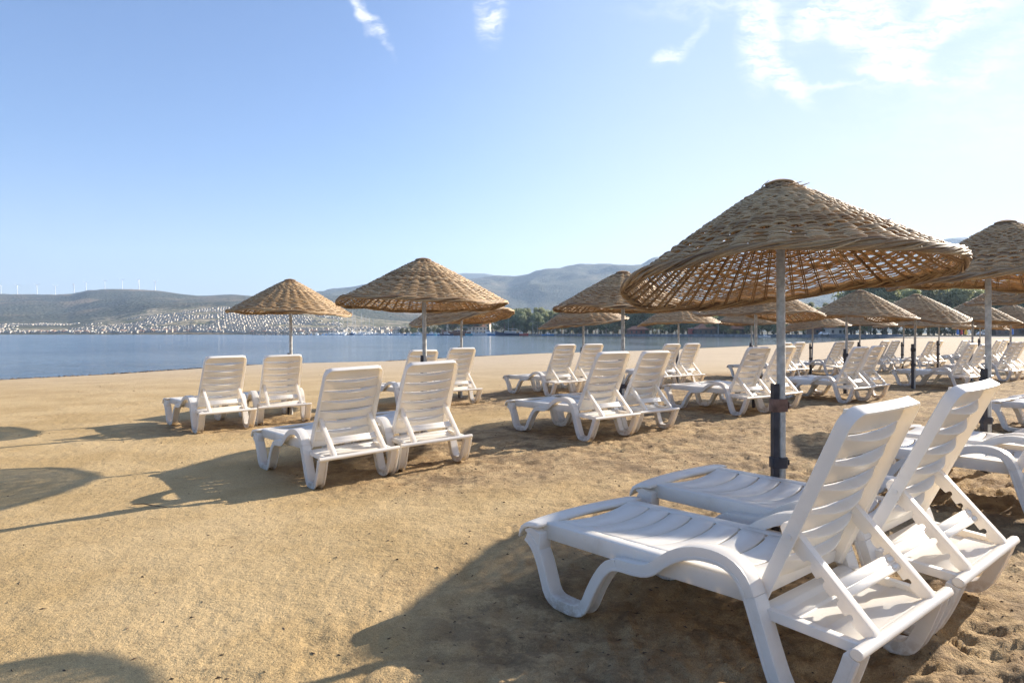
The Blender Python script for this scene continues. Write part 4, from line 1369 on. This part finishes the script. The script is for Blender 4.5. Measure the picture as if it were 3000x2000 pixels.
TP = {'euc': [make_tree(s_, 20, 'euc') for s_ in (1, 2, 3, 4, 5)], 'pine': [make_tree(s_, 14, 'pine') for s_ in (11, 12, 13)],
      'cypress': [make_tree(21, 12, 'cypress')], 'shrub': [make_tree(s_, 4, 'shrub') for s_ in (31, 32, 33)]}
PH = {'euc': 20, 'pine': 14, 'cypress': 12, 'shrub': 4}
used = set()
TL = {'euc': 'tall grey green eucalyptus with a pale trunk ', 'pine': 'dark green bushy pine ', 'cypress': 'narrow dark cypress ', 'shrub': 'low green shrub '}


def put_tree(kind, px, Y, ytop, where, group):
    src = g.choice(TP[kind])
    if id(src) in used: o = copy_tree(src)
    else: used.add(id(src)); o = src
    x = at(px, Y); H = (HY - ytop) / F * Y + .6
    sc = H / PH[kind]
    o.location = (x, Y, .35); o.rotation_euler = (0, 0, g.uniform(0, 6.28)); o.scale = (sc * g.uniform(.85, 1.15), sc * g.uniform(.85, 1.15), sc)
    tag(o, TL[kind] + where, 'tree' if kind != 'shrub' else 'shrub', group)


def band(kind, p0, p1, n, t0, t1, d0, d1, where, group):
    for i in range(n):
        px = p0 + (p1 - p0) * (i + g.uniform(.1, .9)) / n
        f = front_y(px)
        put_tree(kind, px, f + g.uniform(d0, d1), g.uniform(t0, t1), where, group)


G1, G2, G3 = 'trees along the far quay', 'trees behind the head of the bay', 'tall trees behind the right end of the beach'
band('shrub', 1175, 1300, 10, 944, 960, 4, 40, 'on the quay left of the wooden boat', 'shrubs along the far quay')
band('pine', 1292, 1400, 10, 908, 922, 10, 45, 'behind the wooden boat in the harbour', G1)
for px in (1386, 1432, 1442): put_tree('cypress', px, front_y(px) + 25, 938, 'rising behind the moored boats', G1)
band('pine', 1462, 1600, 12, 906, 924, 8, 40, 'behind the dark blue hulled boat', G1)
band('euc', 1470, 1700, 18, 902, 922, 20, 80, 'in the tree line behind the boats', G1)
band('shrub', 1440, 2050, 26, 955, 966, 4, 14, 'at the foot of the tree line behind the bay', 'shrubs along the far quay')
band('euc', 1640, 2010, 32, 878, 912, 8, 60, 'in the dense tree line below the mountain', G2)
band('pine', 1660, 2120, 22, 908, 935, 8, 30, 'in the dense tree line below the mountain', G2)
band('euc', 2010, 2560, 38, 885, 918, 6, 60, 'behind the grey sea wall', G2)
band('pine', 2100, 2560, 20, 918, 940, 6, 40, 'behind the grey sea wall', G2)
band('shrub', 2050, 2700, 20, 958, 966, 3, 12, 'growing behind the grey sea wall', 'shrubs behind the sea wall')
band('euc', 2480, 2860, 20, 815, 858, 14, 60, 'right behind the far end of the beach', G3)
band('euc', 2840, 3250, 19, 812, 856, 12, 60, 'at the right edge behind the beach', G3)
band('pine', 2520, 3250, 22, 880, 925, 12, 50, 'under the tall trees behind the beach', G3)
band('shrub', 2600, 3250, 24, 950, 964, 6, 14, 'on the dry ground behind the beach', 'shrubs behind the beach')
for kind in TP:
    for t_ in TP[kind]:
        if id(t_) not in used:
            for ch in list(t_.children): bpy.data.objects.remove(ch)
            bpy.data.objects.remove(t_)

# ------------------------------------------------------------------ boats
def paint(n, c, r=.35): return simple(n, c, r, .06, 1.5)


BW, BB, BN, BWOOD, BRED, BTEAL = paint("white_boat_paint", (.78, .78, .76)), paint("blue_boat_paint", (.05, .25, .55)), paint("navy_boat_paint", (.02, .04, .10)), paint("varnished_wood", (.22, .09, .045)), paint("red_boat_paint", (.45, .06, .05)), paint("teal_boat_paint", (.10, .40, .50))
ALU = simple("mast_alloy", (.62, .62, .62), .4, .1, 2, .4)


def hull_bm(mb, Ln, Wd, Hh, sheer=.35, mi=0):
    """boat hull, bow toward +x, waterline at z=0"""
    n = 13; rings = []
    for i in range(n):
        t = i / (n - 1); x = -Ln / 2 + Ln * t
        w = Wd / 2 * (.78 + .22 * min(1, t * 3)) * (1 - max(0, (t - .5) / .5) ** 2.2)
        z1 = Hh * (1 + sheer * max(0, (t - .4) / .6) ** 2 + .12 * (1 - t) ** 2); kz = -.35 * Hh * (1 - max(0, (t - .75) / .25) ** 2 * .6)
        w = max(w, .02)
        rings.append([(x, -w, z1), (x, -w * .92, z1 * .45), (x - 0 * t, -w * .6, kz * .5), (x, 0, kz), (x, w * .6, kz * .5), (x, w * .92, z1 * .45), (x, w, z1), (x, w * .9, z1 - .06), (x, -w * .9, z1 - .06)])
    vs = [p for r_ in rings for p in r_]; m_ = 9; fs = []
    for i in range(n - 1):
        for j in range(m_): fs.append((i * m_ + j, i * m_ + (j + 1) % m_, (i + 1) * m_ + (j + 1) % m_, (i + 1) * m_ + j))
    fs.append(tuple(range(m_))); fs.append(tuple((n - 1) * m_ + j for j in range(m_ - 1, -1, -1)))
    mb.add(vs, fs, mi)


def yacht(Ln, mast, hm, name="sailing_yacht", cab=BW):
    root = empty(name)
    mb = MB(); hull_bm(mb, Ln, Ln * .28, Ln * .09); link("hull", mb.mesh("hull", hm, True, 0, 1, 30), root)
    mb = MB(); h = Ln * .09
    mb.prism([(-Ln * .22, h * .9), (-Ln * .18, h * 1.7), (Ln * .10, h * 1.65), (Ln * .22, h * 1.05), (Ln * .22, h * .9)], -Ln * .085, Ln * .085)
    cb_ = link("cabin", mb.mesh("cabin", cab, False, .06, 2), root)
    mb = MB(); mb.box(-Ln * .15, Ln * .08, -Ln * .085 - .01, Ln * .085 + .01, h * 1.25, h * 1.5); link("window", mb.mesh("window", DKGL), cb_)
    if mast:
        mb = MB(); mb.tube([(Ln * .05, 0, h), (Ln * .05, 0, mast)], [.11, .07], 6)
        for q in (.45, .72):
            mb.tube([(Ln * .05, -Ln * .07 * (1.3 - q), mast * q), (Ln * .05, Ln * .07 * (1.3 - q), mast * q)], .04, 4)
        link("mast", mb.mesh("mast", ALU), root)
        mb = MB(); mb.tube([(Ln * .05, 0, h * 2.3), (-Ln * .32, 0, h * 2.2)], [.08, .07], 6); mb.tube([(Ln * .02, 0, h * 2.5), (-Ln * .30, 0, h * 2.4)], [.16, .10], 6)
        link("boom", mb.mesh("boom", BW), root)
        mb = MB()
        for P_ in ([(Ln * .48, 0, h * 1.3), (Ln * .05, 0, mast * .97)], [(-Ln * .48, 0, h), (Ln * .05, 0, mast * .99)], [(Ln * .03, Ln * .12, h), (Ln * .05, 0, mast * .95)], [(Ln * .03, -Ln * .12, h), (Ln * .05, 0, mast * .95)]):
            mb.tube(P_, .018, 3)
        link("rigging", mb.mesh("rigging", ALU), root)
    return root


def motorboat(Ln, hm, canopy=True, name="motor_boat"):
    root = empty(name); h = Ln * .11
    mb = MB(); hull_bm(mb, Ln, Ln * .33, h); link("hull", mb.mesh("hull", hm, True, 0, 1, 30), root)
    mb = MB(); mb.prism([(-Ln * .08, h * .9), (-Ln * .08, h * 2.3), (Ln * .10, h * 2.3), (Ln * .17, h * 1.2), (Ln * .17, h * .9)], -Ln * .10, Ln * .10)
    c_ = link("wheelhouse", mb.mesh("wheelhouse", BW, False, .05, 2), root)
    mb = MB(); mb.box(-Ln * .05, Ln * .09, -Ln * .10 - .012, Ln * .10 + .012, h * 1.65, h * 2.1); link("window", mb.mesh("window", DKGL), c_)
    if canopy:
        mb = MB(); mb.box(-Ln * .42, -Ln * .06, -Ln * .13, Ln * .13, h * 2.35, h * 2.45)
        for x_ in (-Ln * .40, -Ln * .10):
            for y_ in (-Ln * .12, Ln * .12): mb.tube([(x_, y_, h * .9), (x_, y_, h * 2.36)], .035, 4)
        link("awning", mb.mesh("awning", BW), root)
    mb = MB(); mb.tube([(0, 0, h * 2.2), (0, 0, h * 4.2)], .04, 4); link("mast", mb.mesh("mast", ALU), root)
    return root


def gulet(Ln, hm, deck, name="wooden_gulet"):
    root = empty(name); h = Ln * .11
    mb = MB(); hull_bm(mb, Ln, Ln * .25, h, .75); link("hull", mb.mesh("hull", hm, True, 0, 1, 30), root)
    mb = MB(); mb.box(-Ln * .36, Ln * .12, -Ln * .08, Ln * .08, h * .9, h * 1.7); d_ = link("deckhouse", mb.mesh("deckhouse", deck, False, .06, 2), root)
    mb = MB(); mb.box(-Ln * .33, Ln * .09, -Ln * .08 - .012, Ln * .08 + .012, h * 1.25, h * 1.5); link("window", mb.mesh("window", DKGL), d_)
    mb = MB(); mb.box(-Ln * .42, -Ln * .02, -Ln * .11, Ln * .11, h * 2.55, h * 2.63)
    for x_ in (-Ln * .41, -Ln * .2, -Ln * .04):
        for y_ in (-Ln * .10, Ln * .10): mb.tube([(x_, y_, h), (x_, y_, h * 2.6)], .05, 4)
    link("awning", mb.mesh("awning", BW), root)
    for x_, mh in ((Ln * .12, Ln * .62), (-Ln * .22, Ln * .5)):
        mb = MB(); mb.tube([(x_, 0, h), (x_, 0, mh)], [.16, .08], 6); link("mast", mb.mesh("mast", BWOOD), root)
    mb = MB(); mb.tube([(Ln * .44, 0, h * 1.6), (Ln * .60, 0, h * 2.1)], [.14, .07], 6); link("bowsprit", mb.mesh("bowsprit", BWOOD), root)
    return root


def moor(o, px, off, rz, lab, cat, group=None, Yabs=None):
    Y = Yabs if Yabs else front_y(px) - off
    o.location = (at(px, Y), Y, WZ); o.rotation_euler = (0, 0, rz)
    tag(o, lab, cat, group)


moor(gulet(21, BWOOD, BWOOD), 1337, 14, PI + .1, 'long brown wooden boat with an awning moored at the quay', 'boat')
moor(motorboat(11, BTEAL), 1385, 16, .15, 'small teal hulled motor boat beside the brown wooden boat', 'boat')
moor(motorboat(10, BW), 1405, 12, .2, 'small white motor boat right of the teal hulled one', 'boat')
moor(motorboat(15, BW, True, "cabin_cruiser"), 1428, 20, .1, 'big white cabin cruiser in the middle of the moored boats', 'boat')
moor(motorboat(10, BB), 1449, 24, .05, 'bright blue fishing boat left of the dark blue hulled one', 'boat')
moor(gulet(16, BN, BW, "sailing_boat"), 1486, 26, PI + .05, 'dark navy hulled boat with white deckhouse in front of the trees', 'boat')
moor(motorboat(11, BRED, True), 1524, 14, .1, 'red and white tour boat with an awning right of the navy one', 'boat')
moor(motorboat(8, BB, False), 1606, 16, .3, 'lone small blue and white boat right of the group', 'boat')
moor(motorboat(4.5, BW, False, "dinghy"), 2241, 45, .1, 'small white dinghy floating in front of the grey sea wall', 'dinghy')
ya = [yacht(12, 17, BW), yacht(10, 14, BW), yacht(11, 15, BN)]
mo = [motorboat(8, BW, False), motorboat(9, BW, True), motorboat(7, BB, False), motorboat(8, BTEAL, True)]
seen = set()
MST = [(992, 17), (1003, 15), (1017, 16), (1033, 24), (1040, 18), (1058, 20), (1070, 17), (1082, 15), (975, 14), (1092, 14), (1225, 13), (1310, 14)]
for px, mh in MST:
    k = g.randrange(3); s_ = ya[k]
    o = copy_tree(s_) if k in seen else s_; seen.add(k)
    o.scale = (1, 1, mh / (17, 14, 15)[k])
    moor(o, px, g.uniform(10, 30), g.uniform(-.6, .6) + PI / 2 * g.choice([0, 1]), ('white sailing yacht', 'shorter white sailing yacht', 'navy hulled sailing yacht')[k] + (' left of the tallest mast in the marina' if px < 1030 else (' close beside or under the tallest mast' if px < 1045 else (' right of the tallest mast, left of the pier' if px < 1100 else ' moored by the far end of the pier'))), 'yacht', 'sailing yachts in the marina')
seen2 = set()
for i in range(40):
    px = 850 + (1295 - 850) * (i + g.random()) / 40
    k = g.randrange(4); s_ = mo[k]
    o = copy_tree(s_) if k in seen2 else s_; seen2.add(k)
    sc = g.uniform(.8, 1.25); o.scale = (sc, sc, sc)
    moor(o, px, g.uniform(6, 34), g.uniform(-.5, .5) + PI / 2 * g.choice([0, 1, 1]), ('small open white motor boat', 'small white motor boat with an awning', 'small blue hulled motor boat', 'small teal hulled motor boat with an awning')[k] + (' near the rock breakwater', ' below the yacht masts', ' in front of the long pale pier')[0 if px < 985 else (1 if px < 1095 else 2)], 'boat', 'small boats in the marina')

# breakwater of rocks, quay and pier
RK = simple("rock", (.16, .14, .12), .95, .4, .8)
g2 = np.random.RandomState(5)
bwr = empty("breakwater", (at(855, 640), 640, WZ))
for i in range(96):
    px = 742 + 225 * (i + g2.rand()) / 96; Y = 640 + g2.normal() * 2.0; x = at(px, Y) - bwr.location.x; Y -= 640; r = g2.uniform(1.1, 2.1)
    mb = MB()
    bm = bmesh.new(); bmesh.ops.create_icosphere(bm, subdivisions=1, radius=r)
    vs = [(x + v.co.x * g2.uniform(.8, 1.3), Y + v.co.y * g2.uniform(.8, 1.3), .15 + v.co.z * g2.uniform(.5, .9)) for v in bm.verts]
    mb.add(vs, [tuple(v.index for v in f.verts) for f in bm.faces]); bm.free()
    link("rock", mb.mesh("rock", RK), bwr)
tag(bwr, 'low dark rock breakwater reaching out left of the marina', 'breakwater')
mb = MB()
for (p0, p1) in ((1088, 1268),):
    a_, b_ = Vector((at(p0, 556), 556, 0)), Vector((at(p1, 520), 520, 0)); d = (b_ - a_).normalized(); n_ = Vector((-d.y, d.x, 0))
    vs = [a_, b_, b_ + n_ * 4, a_ + n_ * 4]
    mb.add([(v.x, v.y, -.1) for v in vs] + [(v.x, v.y, 1.0) for v in vs], [(3, 2, 1, 0), (4, 5, 6, 7), (0, 1, 5, 4), (1, 2, 6, 5), (2, 3, 7, 6), (3, 0, 4, 7)])
    for k in range(30):
        q = a_.lerp(b_, (k + .5) / 30)
        mb.tube([(q.x, q.y, -2), (q.x, q.y, .95)], .3, 6)
tag(link("pier", mb.mesh("pier", simple("concrete", (.55, .52, .47), .9, .1, .5))), 'long pale concrete pier in front of the marina', 'pier')

# harbour side houses and small buildings
def block(name, px, off, w, d, h, roof, wallm, lab, floors=1, base=.35, Yabs=None, hip=True):
    Y = Yabs if Yabs else front_y(px) + off
    root = empty(name, (at(px, Y), Y, base), g.uniform(-.15, .15))
    mb = MB(); mb.box(-w / 2, w / 2, -d / 2, d / 2, -.5, h); wl = link("wall", mb.mesh("wall", wallm, False, .03, 1), root)
    mb = MB()
    if hip:
        e = .4; mb.add([(-w / 2 - e, -d / 2 - e, h + .01), (w / 2 + e, -d / 2 - e, h + .01), (w / 2 + e, d / 2 + e, h + .01), (-w / 2 - e, d / 2 + e, h + .01), (-w / 4, 0, h + w * .18), (w / 4, 0, h + w * .18)],
               [(0, 1, 5, 4), (1, 2, 5), (2, 3, 4, 5), (3, 0, 4), (3, 2, 1, 0)])
    else: mb.box(-w / 2 - .3, w / 2 + .3, -d / 2 - .3, d / 2 + .3, h + .01, h + .3)
    link("roof", mb.mesh("roof", roof), root)
    for fl in range(floors):
        k = max(2, int(w / 2.6))
        for i in range(k):
            x = -w / 2 + w * (i + .5) / k
            mb = MB(); mb.box(x - .5, x + .5, -d / 2 - .04, -d / 2 + .05, .9 + fl * 2.8, 2.2 + fl * 2.8)
            link("window", mb.mesh("window", DKGL), root)
    tag(root, lab, 'building')


block("village_house", 1398, 30, 14, 9, 6, TILE, CREAM, 'pinkish two storey building between the cypresses behind the boats', 2)
block("village_house", 1415, 60, 12, 9, 8.5, TILE, CREAM, 'taller building behind the pinkish one by the cypresses', 3)
block("village_house", 1866, 22, 9, 7, 9.0, WHITE, WHITE, 'white house showing between the trees behind the bay', 2, hip=False)
block("cafe", 1868, 9, 11, 6, 3.0, TILE, paint("dark_red_wall", (.20, .06, .04)), 'low dark red cafe on the shore below the white house')
block("kiosk", 2042, 6, 8, 4, 3.2, CREAM, paint("kiosk_red", (.42, .07, .05)), 'small red kiosk with a pale roof on the far quay', hip=False)
block("pavilion", 2105, 12, 24, 8, 3.0, TILE, paint("pavilion_wall", (.08, .06, .05)), 'long low dark roofed pavilion behind the sea wall')
block("shed", 2420, 12, 14, 6, 2.8, TILE, paint("shed_brown", (.16, .09, .06)), 'low brown building among the trees behind the sea wall')
block("hut", 2445, 6, 6, 4, 2.6, WHITE, WHITE, 'small white hut among the trees behind the sea wall', hip=False)
block("snack_bar", 2960, 9, 16, 5, 3.2, TILE, paint("snack_bar_wall", (.10, .07, .06)), 'dark low snack bar under the trees at the right edge')
WV = paint("village_wall", (.74, .72, .68))
mbh = None
for i in range(26):
    px = 1085 + 215 * (i + g.random()) / 26
    Y = front_y(px) + g.uniform(60, 170)
    o = link("village_house", HMESH[g.randrange(5)]); sc = g.uniform(.7, 1.0); o.scale = (sc, sc, sc)
    o.location = (at(px, Y), Y, .35); o.rotation_euler = (0, 0, g.uniform(-.5, .5))
    tag(o, 'small village house in the row behind the marina pier', 'house', 'village houses behind the marina')

# car under the trees
def build_car(px, Y, rz, body, lab):
    root = empty("parked_car", (at(px, Y), Y, .42), rz)
    mb = MB(); mb.prism([(-2.0, .25), (-2.05, .75), (-1.6, .85), (-1.2, 1.35), (.35, 1.38), (.95, .88), (1.85, .75), (2.0, .5), (1.95, .25)], -.82, .82)
    link("body", mb.mesh("body", body, True, .07, 2, 25), root)
    mb = MB(); mb.prism([(-1.38, .90), (-1.08, 1.28), (.28, 1.30), (.72, .92)], -.825, .825); link("window", mb.mesh("window", DKGL), root)
    for x in (-1.25, 1.25):
        for y in (-.78, .78):
            mb = MB(); mb.prism([(x + .32 * math.cos(t), .30 + .32 * math.sin(t)) for t in [2 * PI * i / 16 for i in range(16)]], y - .1, y + .1)
            link("wheel", mb.mesh("wheel", DKGL), root)
    tag(root, lab, 'car')


build_car(2880, 232, .15, BW, 'pale car parked beyond the sand, just left of the near right pole')
build_car(2415, 262, .0, BW, 'white car parked among the trees behind the sea wall')

# closed beach parasols standing by the path
def closed_parasol(px, Y, m, lab):
    root = empty("closed_parasol", (at(px, Y), Y, .05))
    mb = MB(); mb.tube([(0, 0, -.2), (0, 0, 2.9)], .04, 6); link("pole", mb.mesh("pole", GALV), root)
    mb = MB(); mb.tube([(0, 0, .75), (0, 0, 1.0), (0, 0, 1.8), (0, 0, 2.6), (0, 0, 2.85)], [.34, .38, .28, .16, .03], 9); link("canopy", mb.mesh("canopy", m, False), root)
    tag(root, lab, 'parasol', None)


CLOTHS = [("red", (.55, .05, .05)), ("blue", (.06, .18, .5)), ("yellow", (.7, .55, .06)), ("white", (.8, .8, .78))]
for (px, ci, lab) in ((2806, 1, 'closed blue parasol at the back of the beach, left of the red one'), (2817, 0, 'closed red parasol at the back of the beach'), (2829, 2, 'closed yellow parasol at the back of the beach'),
                      (2838, 3, 'closed white parasol at the back of the beach, right of the yellow one'), (2966, 1, 'closed blue parasol under the trees near the right edge')):
    closed_parasol(px, 205, simple(CLOTHS[ci][0] + "_cloth", CLOTHS[ci][1], .9, .1, 3), lab)

# lamp posts on the quay
LPm = simple("lamp_post_paint", (.55, .55, .53), .5, .1, 2)
def lamp_post(px, off, h):
    Y = front_y(px) + off
    root = empty("lamp_post", (at(px, Y), Y, .4))
    mb = MB(); mb.tube([(0, 0, 0), (0, 0, h)], [.14, .07], 6); mb.tube([(-1.0, 0, h), (1.0, 0, h)], .05, 4); link("post", mb.mesh("post", LPm), root)
    for s in (-1, 1):
        mb = MB(); mb.box(s * 1.0 - .3, s * 1.0 + .3, -.15, .15, h - .12, h + .08); link("lamp_head", mb.mesh("lamp_head", LPm), root)
    return root
for px, off, h, lab in ((1489, 4, 16, 'tall lamp post behind the navy hulled boat'), (1561, 5, 9, 'lamp post on the quay right of the tour boat'), (1626, 4, 9, 'lamp post on the quay right of the lone blue boat'),
                        (2104, 2, 6, 'white lamp post on the sea wall left of the largest pole'), (1308, 4, 9, 'lamp post behind the brown wooden boat')):
    tag(lamp_post(px, off, h), lab, 'lamp post')

# ------------------------------------------------------------------ litter of twigs, weed and clods on the sand
mb = MB(); g3 = np.random.RandomState(9)
N = 5200
ys_ = 1.9 * (34 / 1.9) ** g3.rand(N); xs_ = (g3.uniform(-1, 1.2, N)) * (ys_ + 1)
hh_, cc_, dd_ = ground_h(xs_, ys_)
TWM = simple("dry_weed", (.10, .065, .04), .9, .5, 40)
for i in range(N):
    if dd_[i] < 1.0: continue
    if g3.rand() > .12 + 1.1 * cc_[i]: continue
    x, y, z = xs_[i], ys_[i], hh_[i]
    a = g3.uniform(0, PI); ln = g3.uniform(.003, .013) * (1 + .08 * y); w = ln * g3.uniform(.08, .4)
    ca, sa = math.cos(a), math.sin(a)
    hgt = g3.uniform(.002, .006) * (1 + .05 * y)
    mb.add([(x - ca * ln, y - sa * ln, z + .001), (x - sa * w, y + ca * w, z), (x + ca * ln, y + sa * ln, z + .001), (x + sa * w, y - ca * w, z), (x, y, z + hgt)],
           [(0, 1, 4), (1, 2, 4), (2, 3, 4), (3, 0, 4)])
# wrack line along the water's edge
for (ax, ay), (bx, by) in zip(SHORE[3:12], SHORE[4:13]):
    L_ = math.hypot(bx - ax, by - ay); n = int(L_ * 26)
    for k in range(n):
        t = g3.rand(); nx, ny = (by - ay) / L_, -(bx - ax) / L_
        off = .55 + .25 * math.sin(t * L_ * .8) + g3.normal() * .16
        x = ax + (bx - ax) * t + nx * off; y = ay + (by - ay) * t + ny * off
        z = float(WZ + .40 * (1 - math.exp(-max(off, 0) / 4.5))) + .0
        ln = g3.uniform(.04, .16); a = g3.uniform(0, PI); ca, sa = math.cos(a), math.sin(a); w = ln * .4
        mb.add([(x - ca * ln, y - sa * ln, z), (x - sa * w, y + ca * w, z), (x + ca * ln, y + sa * ln, z), (x + sa * w, y - ca * w, z), (x, y, z + g3.uniform(.02, .06))],
               [(0, 1, 4), (1, 2, 4), (2, 3, 4), (3, 0, 4)])
tag(link("beach_litter", mb.mesh("beach_litter", TWM)), 'scraps of dry weed and twigs scattered over the sand', 'weed', None, 'stuff')

# one curved twig lying in the long shadow of the second pair
mb = MB(); zz = float(ground_h(np.array([-2.5]), np.array([4.6]))[0][0]) + .008
mb.tube([(-2.64, 4.62, zz), (-2.55, 4.60, zz + .012), (-2.46, 4.56, zz + .010), (-2.36, 4.555, zz)], [.002, .004, .0035, .002], 5)
tag(link("twig", mb.mesh("twig", TWM)), 'thin dark twig lying on the smooth sand left of the second pair', 'twig')

# ------------------------------------------------------------------ air
HZ = bpy.data.materials.new("haze"); HZ.use_nodes = True
t_ = HZ.node_tree; t_.nodes.clear()
o_ = t_.nodes.new('ShaderNodeOutputMaterial'); pv = t_.nodes.new('ShaderNodeVolumePrincipled')
pv.inputs['Color'].default_value = (.56, .74, 1.0, 1); pv.inputs['Density'].default_value = 0.000095; pv.inputs['Anisotropy'].default_value = 0.2
t_.links.new(pv.outputs[0], o_.inputs['Volume'])
mb = MB(); mb.box(-4800, 5200, -80, 7150, -8.0, 900)
tag(link("haze", mb.mesh("haze", HZ)), None, None, None, 'stuff')
